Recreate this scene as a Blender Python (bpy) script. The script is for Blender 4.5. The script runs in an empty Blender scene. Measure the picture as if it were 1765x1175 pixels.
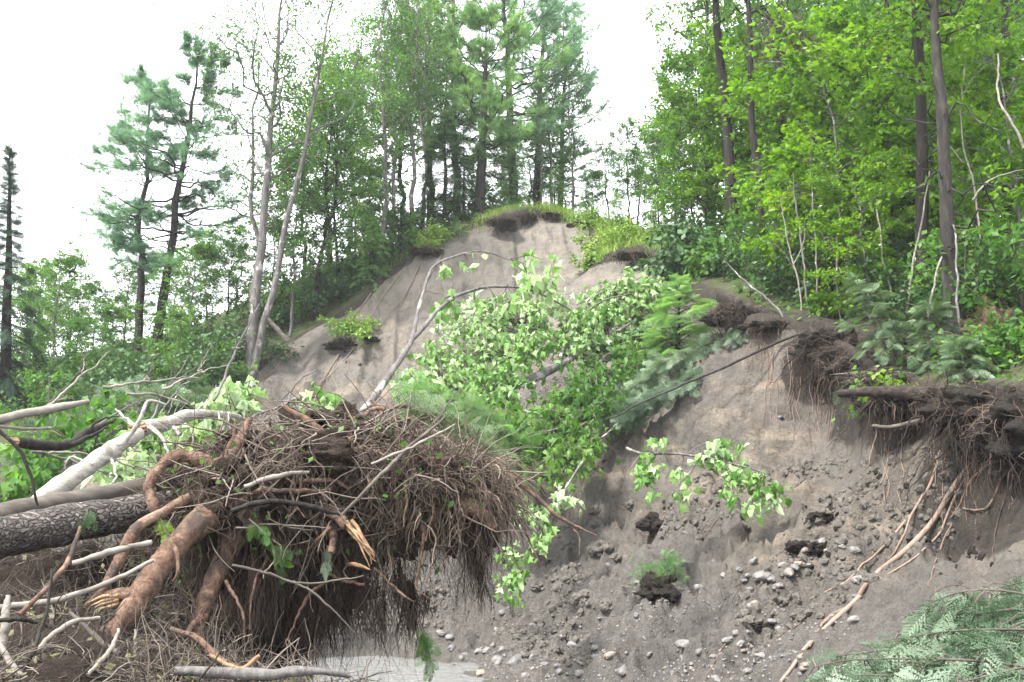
import bpy, math, random
import numpy as np
from mathutils import Vector
rad = math.radians
SC = bpy.context.scene
COL = SC.collection
RNG = np.random.default_rng(11)
random.seed(11)

# ------------------------------------------------------------------ camera
EYE = np.array([0.0, 0.0, 2.3]); PITCH = rad(10.0); FPX = 1716.0
cam_d = bpy.data.cameras.new('camera'); cam = bpy.data.objects.new('camera', cam_d); COL.objects.link(cam)
cam_d.lens = 35.0; cam_d.sensor_width = 36.0; cam_d.clip_start = 0.05; cam_d.clip_end = 2000.0
cam.location = EYE; cam.rotation_euler = (rad(90.0) + PITCH, 0, 0)
SC.camera = cam

# ------------------------------------------------------------------ sky, sun, exposure
SUN_EL, SUN_AZ = rad(56.0), rad(-128.0)          # azimuth from +Y (view direction), negative = left
world = bpy.data.worlds.new('World'); SC.world = world; world.use_nodes = True
nt = world.node_tree; nt.nodes.clear()
w_out = nt.nodes.new('ShaderNodeOutputWorld')
sky = nt.nodes.new('ShaderNodeTexSky'); sky.sky_type = 'NISHITA'; sky.sun_disc = False
sky.sun_elevation = SUN_EL; sky.sun_rotation = SUN_AZ; sky.dust_density = 3.0
b_sky = nt.nodes.new('ShaderNodeBackground'); b_sky.inputs[1].default_value = 0.1
nt.links.new(sky.outputs[0], b_sky.inputs[0])
# bright even cloud cover
b_cl = nt.nodes.new('ShaderNodeBackground'); b_cl.inputs[0].default_value = (0.96, 0.98, 1.0, 1); b_cl.inputs[1].default_value = 0.85
w_mix = nt.nodes.new('ShaderNodeMixShader'); w_mix.inputs[0].default_value = 0.88
nt.links.new(b_sky.outputs[0], w_mix.inputs[1]); nt.links.new(b_cl.outputs[0], w_mix.inputs[2])
nt.links.new(w_mix.outputs[0], w_out.inputs[0])
sun_d = bpy.data.lights.new('sun', 'SUN'); sun_d.energy = 2.6; sun_d.angle = rad(8.0); sun_d.color = (1.0, 0.96, 0.9)
sun = bpy.data.objects.new('sun', sun_d); COL.objects.link(sun)
sdir = Vector((math.sin(SUN_AZ) * math.cos(SUN_EL), math.cos(SUN_AZ) * math.cos(SUN_EL), math.sin(SUN_EL)))
sun.rotation_euler = sdir.to_track_quat('Z', 'Y').to_euler()
SC.view_settings.view_transform = 'Standard'; SC.view_settings.look = 'None'
SC.view_settings.exposure = 2.45; SC.view_settings.gamma = 1.0
SC.cycles.max_bounces = 6; SC.cycles.diffuse_bounces = 3; SC.cycles.transmission_bounces = 4
SC.cycles.glossy_bounces = 2; SC.cycles.transparent_max_bounces = 4; SC.cycles.caustics_reflective = False
SC.cycles.caustics_refractive = False; SC.cycles.sample_clamp_indirect = 4.0

# ------------------------------------------------------------------ helpers
def P(px, py, Y):
    u = (px - 882.5) / FPX; v = (587.5 - py) / FPX
    d = np.array([u, math.cos(PITCH) - v * math.sin(PITCH), math.sin(PITCH) + v * math.cos(PITCH)])
    return EYE + d * (Y / d[1])
def ray(px, py):
    p = P(px, py, 1.0) - EYE
    return p
def PL(seq): return np.array([P(*s) for s in seq])
def resample(pts, n):
    """Catmull-Rom through pts, n points, even in arc length."""
    p = np.asarray(pts, float)
    if len(p) == 2: return p[0] + (p[1] - p[0]) * np.linspace(0, 1, n)[:, None]
    e = np.vstack([2 * p[0] - p[1], p, 2 * p[-1] - p[-2]])
    out = []
    for i in range(len(p) - 1):
        a, b, c, d = e[i:i + 4]
        t = np.linspace(0, 1, 12, endpoint=False)[:, None]
        out.append(0.5 * (2 * b + (c - a) * t + (2 * a - 5 * b + 4 * c - d) * t * t + (3 * b - a - 3 * c + d) * t ** 3))
    q = np.vstack(out + [p[-1:]])
    s = np.r_[0, np.cumsum(np.linalg.norm(np.diff(q, axis=0), axis=1))]
    u = np.linspace(0, s[-1], n)
    return np.stack([np.interp(u, s, q[:, k]) for k in range(3)], 1)
def nrm(v): return v / np.maximum(np.linalg.norm(v, axis=-1, keepdims=True), 1e-9)

def _h(ix, iy, iz, seed):
    n = (ix * 374761393 + iy * 668265263 + iz * 2147483647 + seed * 1274126177) & 0xffffffff
    n = ((n ^ (n >> 13)) * 1274126177) & 0xffffffff
    n = ((n ^ (n >> 16)) * 2246822519) & 0xffffffff
    return ((n ^ (n >> 15)) & 0xffffff) / float(0xffffff)
def noise(p, seed=0):
    """value noise in [-1,1] at (n,3)"""
    p = np.asarray(p, float); i = np.floor(p).astype(np.int64); f = p - i; f = f * f * (3 - 2 * f)
    x, y, z = i[:, 0], i[:, 1], i[:, 2]; r = 0
    for dx in (0, 1):
        for dy in (0, 1):
            for dz in (0, 1):
                w = (f[:, 0] if dx else 1 - f[:, 0]) * (f[:, 1] if dy else 1 - f[:, 1]) * (f[:, 2] if dz else 1 - f[:, 2])
                r = r + w * _h(x + dx, y + dy, z + dz, seed)
    return r * 2 - 1
def fbm(p, seed=0, oct=4, gain=0.5, lac=2.03):
    p = np.asarray(p, float); a, r = 1.0, 0
    for o in range(oct):
        r = r + a * noise(p, seed + o * 17); p = p * lac; a *= gain
    return r
def smooth01(x): x = np.clip(x, 0, 1); return x * x * (3 - 2 * x)

class MB:
    """collects geometry; build() links it as ONE mesh object"""
    def __init__(s): s.v = []; s.f = []; s.r = []; s.m = []; s.n = 0
    def add(s, v, f, rnd=0.5, mat=0):
        v = np.asarray(v, np.float32).reshape(-1, 3); f = np.asarray(f, np.int64)
        if len(v) == 0: return s
        s.v.append(v); s.f.append(f + s.n); s.n += len(v)
        s.r.append(np.broadcast_to(np.asarray(rnd, np.float32), (len(v),)))
        s.m.append(np.full(len(f), mat, np.int32)); return s
    def build(s, name, mats, parent=None, smooth=True, link=True):
        me = bpy.data.meshes.new(name)
        V = np.concatenate(s.v); R = np.concatenate(s.r)
        loops = np.concatenate([f.ravel() for f in s.f]); tot = np.concatenate([np.full(len(f), f.shape[1]) for f in s.f])
        me.vertices.add(len(V)); me.vertices.foreach_set('co', V.ravel())
        me.loops.add(len(loops)); me.loops.foreach_set('vertex_index', loops.astype(np.int32))
        me.polygons.add(len(tot)); me.polygons.foreach_set('loop_start', (np.cumsum(tot) - tot).astype(np.int32))
        me.polygons.foreach_set('material_index', np.concatenate(s.m))
        me.polygons.foreach_set('use_smooth', np.full(len(tot), smooth))
        a = me.attributes.new('rnd', 'FLOAT', 'POINT'); a.data.foreach_set('value', np.ascontiguousarray(R))
        for m in (mats if isinstance(mats, (list, tuple)) else [mats]): me.materials.append(m)
        me.update(calc_edges=True)
        o = bpy.data.objects.new(name, me)
        if link: COL.objects.link(o)
        if parent is not None: o.parent = parent
        return o
def tag(o, label=None, cat=None, group=None, kind=None):
    if label: o['label'] = label
    if cat: o['category'] = cat
    if group: o['group'] = group
    if kind: o['kind'] = kind
    return o
def empty(name, loc, label, cat, group=None, rz=0.0, sc=1.0):
    o = bpy.data.objects.new(name, None); COL.objects.link(o); o.empty_display_size = 0.2
    o.location = [float(c) for c in loc]; o.rotation_euler = (0, 0, rz); o.scale = (sc, sc, sc)
    return tag(o, label, cat, group)
def copy_tree(root, loc, rz=0.0, sc=1.0, label=None, tilt=(0, 0)):
    r = root.copy(); COL.objects.link(r)
    r.location = [float(c) for c in loc]; r.rotation_euler = (tilt[0], tilt[1], rz)
    r.scale = (sc, sc, sc) if np.isscalar(sc) else sc
    if label: r['label'] = label
    for ch in list(root.children):
        c = ch.copy(); COL.objects.link(c); c.parent = r
        for g in list(ch.children):
            d = g.copy(); COL.objects.link(d); d.parent = c
    return r

def tubes(Pn, Rn, sides=5, caps=True):
    """(S,N,3) centre lines and (S,N) radii -> verts, quads (batch)"""
    Pn = np.asarray(Pn, float); Rn = np.asarray(Rn, float)
    if Pn.ndim == 2: Pn = Pn[None]; Rn = Rn[None]
    S, N, _ = Pn.shape
    T = np.empty_like(Pn); T[:, 1:-1] = Pn[:, 2:] - Pn[:, :-2]; T[:, 0] = Pn[:, 1] - Pn[:, 0]; T[:, -1] = Pn[:, -1] - Pn[:, -2]
    T = nrm(T)
    ref = np.zeros((S, 3)); ref[np.arange(S), np.argmin(np.abs(T[:, 0]), axis=1)] = 1
    A = np.empty_like(Pn); a = nrm(np.cross(T[:, 0], ref)); A[:, 0] = a
    for k in range(1, N):
        a = a - (a * T[:, k]).sum(1, keepdims=True) * T[:, k]; a = nrm(a); A[:, k] = a
    B = np.cross(T, A)
    th = np.arange(sides) * 2 * math.pi / sides
    V = Pn[:, :, None] + Rn[:, :, None, None] * (np.cos(th)[None, None, :, None] * A[:, :, None] + np.sin(th)[None, None, :, None] * B[:, :, None])
    k = np.arange(N - 1)[:, None]; j = np.arange(sides)[None]
    q = np.stack([k * sides + j, k * sides + (j + 1) % sides, (k + 1) * sides + (j + 1) % sides, (k + 1) * sides + j], -1).reshape(-1, 4)
    F = (np.arange(S)[:, None, None] * N * sides + q[None]).reshape(-1, 4)
    return V.reshape(-1, 3), F
def add_tubes(mb, Pn, Rn, sides=5, rnd=None, mat=0):
    Pn = np.asarray(Pn, float); Rn = np.asarray(Rn, float)
    if Pn.ndim == 2: Pn = Pn[None]; Rn = Rn[None]
    v, f = tubes(Pn, Rn, sides)
    S, N = Rn.shape
    r = RNG.random(S) if rnd is None else np.broadcast_to(np.asarray(rnd, float), (S,))
    mb.add(v, f, np.repeat(r, N * sides), mat)
    if sides == 4:                                   # close both ends of every strand
        return
    for s in range(S if S < 400 else 0):
        o = s * N * sides
        for ring in (np.arange(sides)[::-1], (N - 1) * sides + np.arange(sides)):
            mb.add(v[o + ring], np.arange(sides)[None], r[s], mat)

# leaf templates: (verts in x = along, y = across, z = up), tris
def fan(outline, fold):
    o = np.array(outline, float); v = np.vstack([[[0.42, 0, 0.0]], np.c_[o, -fold * np.abs(o[:, 1])]])
    n = len(o); return v, np.array([[0, 1 + i, 1 + (i + 1) % n] for i in range(n)])
LEAF_SIMPLE = (np.array([[0, 0, 0], [.45, .3, -.06], [1, 0, -.12], [.45, -.3, -.06]]), np.array([[0, 2, 1], [0, 3, 2]]))
LEAF_MAPLE = fan([(0, 0), (.12, .2), (.08, .5), (.34, .34), (.55, .62), (.62, .22), (1.02, 0), (.62, -.22), (.55, -.62), (.34, -.34), (.08, -.5), (.12, -.2)], .35)
LEAF_DROOP = (LEAF_MAPLE[0] * [1, .8, 1] + np.c_[np.zeros((13, 2)), -.55 * np.abs(LEAF_MAPLE[0][:, 1]) - .22 * LEAF_MAPLE[0][:, 0] ** 2], LEAF_MAPLE[1])
LEAF_LOBED = fan([(0, 0), (.2, .42), (.5, .3), (1, 0), (.5, -.3), (.2, -.42)], .3)
def frames(dirs, ups):
    x = nrm(dirs); y = nrm(np.cross(ups, x)); z = np.cross(x, y); return np.stack([x, y, z], 1)   # rows
def place(mb, tmpl, pos, dirs, ups, size, rnd=None, mat=0):
    tv, tf = tmpl; n = len(pos)
    if n == 0: return
    fr = frames(np.asarray(dirs, float), np.asarray(ups, float)); size = np.broadcast_to(np.asarray(size, float), (n,))
    v = np.einsum('kc,ncd->nkd', tv, fr) * size[:, None, None] + np.asarray(pos)[:, None]
    f = (np.arange(n)[:, None, None] * len(tv) + tf[None]).reshape(-1, tf.shape[1])
    r = RNG.random(n) if rnd is None else np.broadcast_to(rnd, (n,))
    mb.add(v.reshape(-1, 3), f, np.repeat(r, len(tv)), mat)
def tuft(n, spread, w=.06, seed=0):
    g = np.random.default_rng(seed); V = []; F = []
    for i in range(n):
        a = g.uniform(0, 2 * math.pi); e = g.uniform(0.15, 1) * spread
        d = np.array([math.cos(e), math.sin(e) * math.cos(a), math.sin(e) * math.sin(a) * .8]) * g.uniform(.7, 1)
        s = nrm(np.cross(d, g.normal(size=3))) * w
        k = len(V); V += [-s, s, d]; F.append([k, k + 1, k + 2])
    return np.array(V), np.array(F)
def frond(n=9, m=5, seed=0, w=.016, bl=.075):
    """flat conifer spray: side twiglets with needle blades, x forward, length 1"""
    g = np.random.default_rng(seed); V = []; F = []
    def blade(a, b, w):
        d = b - a; s = nrm(np.cross(d, [0, 0, 1.0]) + 1e-9) * w; k = len(V); V.extend([a - s * .5, a + s * .5, b]); F.append([k, k + 1, k + 2])
    axis = lambda t: np.array([t, 0.05 * math.sin(3 * t), -.22 * t * t])
    for i in range(n):
        t = (i + .6) / n
        for sd in (-1, 1):
            L = (.46 * (1 - t) ** .7 + .05) * g.uniform(.75, 1.1); ang = sd * g.uniform(.75, 1.0)
            p0 = axis(t * .95); d = np.array([math.cos(ang), math.sin(ang), -.18])
            for j in range(m):
                q = p0 + d * L * (j + .5) / m + np.array([0, 0, -.12 * L * ((j + .5) / m) ** 2])
                for s2 in (-1, 1):
                    a2 = ang + s2 * g.uniform(.55, 1.0)
                    blade(q, q + np.array([math.cos(a2), math.sin(a2), g.uniform(-.35, .2)]) * bl * g.uniform(.7, 1.15), w)
            blade(p0, p0 + d * L * 1.05, w * .8)
    blade(axis(0), axis(1.0), .018)
    return np.array(V), np.array(F)

# ------------------------------------------------------------------ materials
class NT:
    def __init__(s, name):
        s.m = bpy.data.materials.new(name); s.m.use_nodes = True; s.t = s.m.node_tree; s.t.nodes.clear()
        s.out = s.n('ShaderNodeOutputMaterial')
    def n(s, typ, **kw):
        nd = s.t.nodes.new(typ)
        for k, v in kw.items(): setattr(nd, k, v)
        return nd
    def l(s, a, b): s.t.links.new(a, b)
    def attr(s, name): return s.n('ShaderNodeAttribute', attribute_name=name).outputs['Fac']
    def pos(s, obj=False):
        return s.n('ShaderNodeTexCoord').outputs['Object'] if obj else s.n('ShaderNodeNewGeometry').outputs['Position']
    def noise(s, scale, detail=4, rough=.55, vec=None, stretch=None, dist=0):
        nd = s.n('ShaderNodeTexNoise'); nd.inputs['Scale'].default_value = scale; nd.inputs['Detail'].default_value = detail
        nd.inputs['Roughness'].default_value = rough; nd.inputs['Distortion'].default_value = dist
        v = vec if vec is not None else s.pos()
        if stretch is not None:
            mp = s.n('ShaderNodeMapping'); mp.inputs['Scale'].default_value = stretch[:3]
            if len(stretch) > 3: mp.inputs['Rotation'].default_value = stretch[3]
            s.l(v, mp.inputs[0]); v = mp.outputs[0]
        s.l(v, nd.inputs['Vector']); return nd.outputs['Fac']
    def ramp(s, fac, stops):
        r = s.n('ShaderNodeValToRGB'); el = r.color_ramp.elements
        while len(el) < len(stops): el.new(.5)
        for e, (p, c) in zip(el, stops): e.position = p; e.color = (*c, 1) if len(c) == 3 else c
        s.l(fac, r.inputs[0]); return r.outputs[0]
    def step(s, fac, a, b):
        r = s.n('ShaderNodeMapRange'); r.interpolation_type = 'SMOOTHSTEP'; r.inputs[1].default_value = a; r.inputs[2].default_value = b
        s.l(fac, r.inputs[0]); return r.outputs[0]
    def mix(s, fac, a, b, mode='MIX'):
        m = s.n('ShaderNodeMix', data_type='RGBA', blend_type=mode)
        for v, i in ((fac, 0), (a, 6), (b, 7)):
            if hasattr(v, 'is_linked'): s.l(v, m.inputs[i])
            elif i == 0: m.inputs[i].default_value = v
            else: m.inputs[i].default_value = (*v, 1)
        return m.outputs[2]
    def math(s, op, a, b=0.0):
        m = s.n('ShaderNodeMath', operation=op)
        for v, i in ((a, 0), (b, 1)):
            if hasattr(v, 'is_linked'): s.l(v, m.inputs[i])
            else: m.inputs[i].default_value = v
        return m.outputs[0]
    def bump(s, h, strength, dist, prev=None):
        b = s.n('ShaderNodeBump'); b.inputs['Strength'].default_value = strength; b.inputs['Distance'].default_value = dist
        s.l(h, b.inputs['Height'])
        if prev is not None: s.l(prev, b.inputs['Normal'])
        return b.outputs[0]
    def principled(s, col, rough=.8, normal=None, spec=.3):
        p = s.n('ShaderNodeBsdfPrincipled')
        if hasattr(col, 'is_linked'): s.l(col, p.inputs['Base Color'])
        else: p.inputs['Base Color'].default_value = (*col, 1)
        if hasattr(rough, 'is_linked'): s.l(rough, p.inputs['Roughness'])
        else: p.inputs['Roughness'].default_value = rough
        p.inputs['Specular IOR Level'].default_value = spec
        if normal is not None: s.l(normal, p.inputs['Normal'])
        return p.outputs[0]
    def done(s, sh): s.l(sh, s.out.inputs[0]); return s.m

def leaf_mat(name, stops, trans=.4, rough=.5, tint=(1.15, 1.2, .55), spec=.3):
    t = NT(name); r = t.attr('rnd')
    oi = t.n('ShaderNodeObjectInfo').outputs['Random']
    big = t.noise(.55, 2)
    f = t.math('ADD', t.math('MULTIPLY', r, .72), t.math('ADD', t.math('MULTIPLY', t.math('SUBTRACT', big, .5), .8), t.math('MULTIPLY', oi, .28)))
    c = t.ramp(f, stops)
    p = t.principled(c, rough, spec=spec)
    tr = t.n('ShaderNodeBsdfTranslucent'); t.l(t.mix(1.0, c, tint, 'MULTIPLY'), tr.inputs[0])
    m = t.n('ShaderNodeMixShader'); m.inputs[0].default_value = trans
    t.l(p, m.inputs[1]); t.l(tr.outputs[0], m.inputs[2]); return t.done(m.outputs[0])
def bark_mat(name, cols, scale=9, stretch=(1, 1, .22), bump=.9, dist=.03, patches=None, rough=.9, obj=True):
    t = NT(name); v = t.pos(obj)
    n1 = t.noise(scale, 6, .65, v, stretch); n2 = t.noise(scale * .25, 3, .6, v)
    c = t.ramp(n1, [(.3, cols[0]), (.5, cols[1]), (.72, cols[2])])
    c = t.mix(t.step(n2, .45, .7), c, t.mix(.5, c, cols[1]))
    if patches: c = t.mix(t.step(t.noise(patches[1], 4, .6, v), .56, .66), c, patches[0])
    c = t.mix(t.math('MULTIPLY', t.attr('rnd'), .15), c, cols[2])
    return t.done(t.principled(c, rough, t.bump(n1, bump, dist), .2))

def strand_mat(name, stops, rough=.85):
    t = NT(name); f = t.math('ADD', t.math('MULTIPLY', t.attr('rnd'), .85), t.math('MULTIPLY', t.math('SUBTRACT', t.noise(30, 3), .5), .5))
    n = t.noise(90, 3)
    return t.done(t.principled(t.ramp(f, stops), rough, t.bump(n, .5, .004), .2))

M = {}
M['maple'] = leaf_mat('maple leaf', [(0, (.035, .095, .006)), (.45, (.08, .18, .009)), (.8, (.14, .26, .014)), (1, (.23, .33, .03))], .55)
M['leaf'] = leaf_mat('broad leaf', [(0, (.027, .08, .014)), (.5, (.062, .155, .027)), (.85, (.11, .22, .044)), (1, (.18, .28, .085))], .56)
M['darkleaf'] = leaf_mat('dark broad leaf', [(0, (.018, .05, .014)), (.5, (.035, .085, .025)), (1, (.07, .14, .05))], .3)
M['wilted'] = leaf_mat('fallen maple leaf', [(0, (.035, .09, .015)), (.26, (.08, .19, .03)), (.44, (.15, .28, .07)), (.62, (.26, .38, .17)), (1, (.41, .5, .33))], .3, .5, (1.05, 1.1, .7))
M['pine'] = leaf_mat('pine needle', [(0, (.055, .125, .075)), (.5, (.13, .25, .145)), (1, (.23, .37, .23))], .56, .5, (1, 1.1, .8))
M['paleneedle'] = leaf_mat('soft light needle', [(0, (.07, .15, .065)), (.5, (.145, .28, .11)), (1, (.26, .39, .18))], .56, .5)
M['spruce'] = leaf_mat('spruce needle', [(0, (.012, .035, .02)), (.6, (.025, .06, .032)), (1, (.05, .1, .05))], .2)
M['softgreen'] = leaf_mat('dull soft needle', [(0, (.045, .085, .035)), (.5, (.11, .17, .08)), (1, (.22, .29, .16))], .4, .5)
M['fir'] = leaf_mat('fir needle', [(0, (.03, .065, .03)), (.4, (.09, .15, .08)), (.8, (.19, .26, .16)), (1, (.32, .39, .29))], .25, .5)
M['hemlock'] = leaf_mat('hemlock needle', [(0, (.024, .05, .022)), (.4, (.065, .11, .06)), (.75, (.14, .195, .13)), (1, (.23, .295, .215))], .25, .5, (1, 1.1, .8))
M['grass'] = leaf_mat('grass blade', [(0, (.08, .16, .02)), (.5, (.16, .27, .04)), (.85, (.28, .36, .08)), (1, (.42, .38, .17))], .4)
M['brownleaf'] = leaf_mat('dry brown leaf', [(0, (.05, .03, .018)), (.6, (.12, .07, .042)), (1, (.2, .13, .085))], .25, .7, (1, .9, .7))
M['drableaf'] = leaf_mat('drab olive leaf', [(0, (.03, .03, .014)), (.5, (.075, .078, .035)), (.85, (.15, .14, .075)), (1, (.14, .08, .04))], .25, .7)
M['bark_dark'] = bark_mat('dark furrowed bark', [(.005, .0045, .004), (.013, .011, .009), (.036, .032, .028)], 16, (1, 1, .16))
M['bark_grey'] = bark_mat('grey bark', [(.035, .031, .03), (.085, .078, .075), (.17, .16, .152)], 14, (1, 1, .2), patches=((.3, .29, .28), 3))
M['bark_pine'] = bark_mat('pine bark', [(.008, .007, .006), (.021, .0185, .0165), (.06, .054, .049)], 12, (1, 1, .25))
M['bark_birch'] = bark_mat('pale birch bark', [(.1, .088, .076), (.22, .203, .18), (.36, .342, .315)], 11, (1, 1, 2.5), .6, .015, patches=((.11, .1, .08), 4))
def log_mat():
    t = NT('flaky wet log bark'); v = t.pos(True); mp = t.n('ShaderNodeMapping'); mp.inputs['Scale'].default_value = (11, 40, 40); mp.inputs['Rotation'].default_value = (0, 0, .25); ws = t.n('ShaderNodeTexNoise'); ws.inputs['Scale'].default_value = 9; t.l(v, ws.inputs['Vector']); wa = t.n('ShaderNodeVectorMath', operation='MULTIPLY_ADD'); t.l(ws.outputs['Color'], wa.inputs[0]); wa.inputs[1].default_value = (.22, .1, .1); t.l(v, wa.inputs[2]); t.l(wa.outputs[0], mp.inputs[0])
    vo = t.n('ShaderNodeTexVoronoi'); vo.feature = 'DISTANCE_TO_EDGE'; vo.inputs['Scale'].default_value = 1.0; t.l(mp.outputs[0], vo.inputs['Vector']); vc = t.n('ShaderNodeTexVoronoi'); vc.inputs['Scale'].default_value = 1.0; t.l(mp.outputs[0], vc.inputs['Vector'])
    n = t.noise(40, 5, .65, v); e = t.step(vo.outputs['Distance'], -.1, .2); sep = t.n('ShaderNodeSeparateColor'); t.l(vc.outputs['Color'], sep.inputs[0])
    c = t.ramp(t.math('ADD', t.math('MULTIPLY', sep.outputs[0], .5), t.math('MULTIPLY', n, .5)), [(.25, (.022, .017, .015)), (.5, (.06, .048, .042)), (.75, (.15, .128, .115))])
    c = t.mix(e, (.032, .026, .023), c); c = t.mix(t.step(t.noise(3, 4, .6, v), .56, .68), c, (.03, .026, .022))
    return t.done(t.principled(c, .7, t.bump(n, .6, .008, t.bump(t.math('MULTIPLY', e, t.math('ADD', sep.outputs[0], .6)), 1.0, .03)), .35))
M['bark_log'] = log_mat()
M['bark_smooth'] = bark_mat('smooth brown bark', [(.03, .025, .021), (.06, .051, .043), (.12, .107, .093)], 12, (.25, 1, 1), .5, .01)
M['wood_pale'] = bark_mat('bare driftwood', [(.07, .06, .051), (.15, .134, .116), (.26, .237, .21)], 18, (.3, 1, 1), .4, .01)
M['wood_rot'] = bark_mat('black rotten wood', [(.006, .005, .005), (.018, .014, .012), (.055, .04, .03)], 14, (.25, 1, 1), .9, .03)
M['wood_orange'] = bark_mat('torn fresh wood', [(.1, .06, .036), (.2, .125, .07), (.34, .25, .165)], 20, (.3, 1, 1), .5, .01)
def root_mat():
    t = NT('peeling root bark'); v = t.pos(True); n1 = t.noise(24, 6, .65, v); n2 = t.noise(7, 3, .6, v)
    cr = t.n('ShaderNodeCombineXYZ'); t.l(t.math('ADD', t.math('MULTIPLY', t.attr('rnd'), 24.0), t.math('MULTIPLY', n1, 7.0)), cr.inputs[0]); rings = t.noise(1.6, 4, .7, cr.outputs[0])
    rings = t.math('ADD', t.math('MULTIPLY', rings, .35), t.math('MULTIPLY', n1, .65))
    c = t.ramp(rings, [(.34, (.03, .018, .013)), (.46, (.105, .06, .042)), (.6, (.19, .122, .088)), (.75, (.31, .222, .168))])
    c = t.mix(t.step(t.noise(5, 5, .65, v), .5, .62), c, (.06, .045, .037)); c = t.mix(t.step(n2, .55, .68), c, (.22, .15, .11))
    return t.done(t.principled(c, .85, t.bump(n1, .8, .012, t.bump(rings, 1.0, .03)), .2))
M['root_thick'] = root_mat()
M['root_fine'] = strand_mat('fine root', [(0, (.012, .009, .008)), (.3, (.035, .024, .018)), (.55, (.08, .059, .045)), (.78, (.165, .13, .104)), (.93, (.26, .215, .175)), (1, (.4, .33, .26))])
M['root_bare'] = strand_mat('bare exposed root', [(0, (.05, .035, .028)), (.5, (.15, .105, .082)), (.85, (.27, .215, .175)), (1, (.3, .16, .085))])
M['root_black'] = strand_mat('black hanging root', [(0, (.012, .009, .008)), (.5, (.035, .026, .02)), (.8, (.1, .068, .048)), (1, (.22, .15, .1))])
M['twig'] = strand_mat('twig', [(0, (.02, .016, .014)), (.5, (.075, .06, .05)), (.85, (.17, .145, .12)), (1, (.3, .26, .22))])

# ------------------------------------------------------------------ terrain
def D(Y): return Y if Y < 17 else 17 + (Y - 17) * .62            # depth of the far slope
def PD(a): return np.array([P(x, y, D(Y)) for x, y, Y in a])
LIP = PD([(405, 668, 32.5), (450, 622, 34.5), (500, 590, 36), (575, 545, 37), (650, 488, 38), (720, 428, 40), (770, 408, 40.6), (820, 386, 41), (875, 370, 41.6), (930, 361, 42),
          (985, 366, 41.6), (1022, 384, 40.6), (1040, 418, 38.6), (1010, 462, 36.8), (1050, 440, 35.8), (1095, 432, 34.8), (1140, 438, 33.4), (1180, 470, 30.5), (1222, 496, 27), (1262, 522, 22.6),
          (1300, 543, 19.3), (1345, 551, 18.3), (1395, 562, 17.6), (1440, 588, 16.8), (1470, 628, 15.4), (1500, 662, 14.0), (1570, 676, 13.0), (1640, 680, 12.2), (1700, 672, 11.4), (1765, 664, 10.8)])
LIP_TAIL = np.array([[6.6, 9.0, 3.9], [7.0, 6.5, 3.3], [7.4, 3.0, 2.2], [7.4, -4.0, 1.6], [7.4, -12, 1.4]])
LIP_HEAD = np.array([[-14, -12, .9], [-13.5, 6, 1.0], [-12.0, 14, 1.2], [-10.2, 18.5, 2.4], [-8.4, 22.5, 4.4]])
SLIDE = PD([(500, 606, 35.3), (650, 510, 37.2), (720, 452, 39.2), (820, 410, 40.3), (930, 384, 41.4), (1005, 402, 40.4), (1045, 452, 37.0), (1140, 470, 32.6), (1215, 530, 27.2),
            (560, 640, 34.5), (650, 580, 36), (760, 500, 37.7), (900, 440, 40), (480, 730, 31), (600, 680, 32), (700, 640, 33.3), (800, 560, 35.6), (900, 520, 37), (1000, 490, 35.5),
            (430, 740, 31), (1100, 500, 32.5), (900, 620, 33.5), (1040, 570, 31), (1060, 650, 26.5), (950, 700, 26.5), (850, 700, 29), (740, 730, 30), (580, 770, 28.5), (900, 800, 22.5), (800, 850, 22),
            (1000, 770, 21.8), (1100, 770, 18.8), (1150, 690, 19.4), (1200, 640, 20.4), (1250, 590, 20.6),
            (1300, 575, 18.7), (1350, 585, 17.8), (1395, 590, 17.1), (1310, 660, 18.0), (1250, 740, 17.5), (1330, 720, 17.2), (1340, 760, 16.5), (1375, 690, 17.0), (1400, 640, 17.2),
            (1430, 650, 17.0), (1430, 730, 16.4), (1480, 760, 15.0), (1420, 800, 15.0), (1500, 790, 14.0), (1520, 710, 14.0),
            (1560, 760, 13.0), (1600, 720, 12.4), (1645, 715, 11.9), (1700, 705, 11.1), (1765, 700, 10.5),
            (1560, 860, 12.2), (1630, 850, 11.4), (1700, 850, 10.5), (1765, 850, 9.9),
            (1480, 960, 11.9), (1550, 950, 11.3), (1600, 1000, 10.3), (1700, 960, 9.5), (1765, 960, 8.9), (1765, 1175, 7.0), (1500, 1100, 9.4), (1400, 1175, 9.0), (1600, 1100, 8.6),
            (1300, 1000, 12.7), (1380, 900, 13.3), (1200, 900, 15.6), (1100, 900, 17.2), (1000, 950, 18.2), (900, 1000, 18.4), (850, 1060, 17.4), (1000, 1050, 15.3), (1100, 1050, 14.2),
            (1200, 1100, 12.5), (1000, 1150, 13.2), (1150, 1175, 11.9), (1300, 1175, 10.6), (800, 1110, 16.6), (900, 1172, 13.4), (740, 1085, 18.2), (1290, 840, 15.6), (1200, 800, 17)])
BED = np.array([[-2.5, 13, -.45], [-3.6, 15.4, -.35], [-6, 14, -.4], [-9.5, 13.5, -.35], [-1.2, 11, -.5], [-.4, 8, -.5], [.6, 5, -.5], [1.4, 2, -.5], [1.8, -2, -.5], [1.6, -10, -.5],
                [-.9, 0, .7], [-1.2, 3, .65], [-3, 4, .8], [-1.9, 7, .5], [-3.6, 9.3, .55], [-6, 8.6, .75], [-10, 8, 1], [-1.2, -5, .7], [-6, -5, .9], [-6, 2, .9], [-9, -10, .9],
                [4.4, 0, 1.2], [4.0, 5, 1.1], [5.5, -8, 1.2], [-4.6, 17.2, .35], [-7.6, 16.4, .5], [-6.2, 19.5, 1.5], [-8, 20, 2.2], [-6.0, 23, 3.1]])
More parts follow.
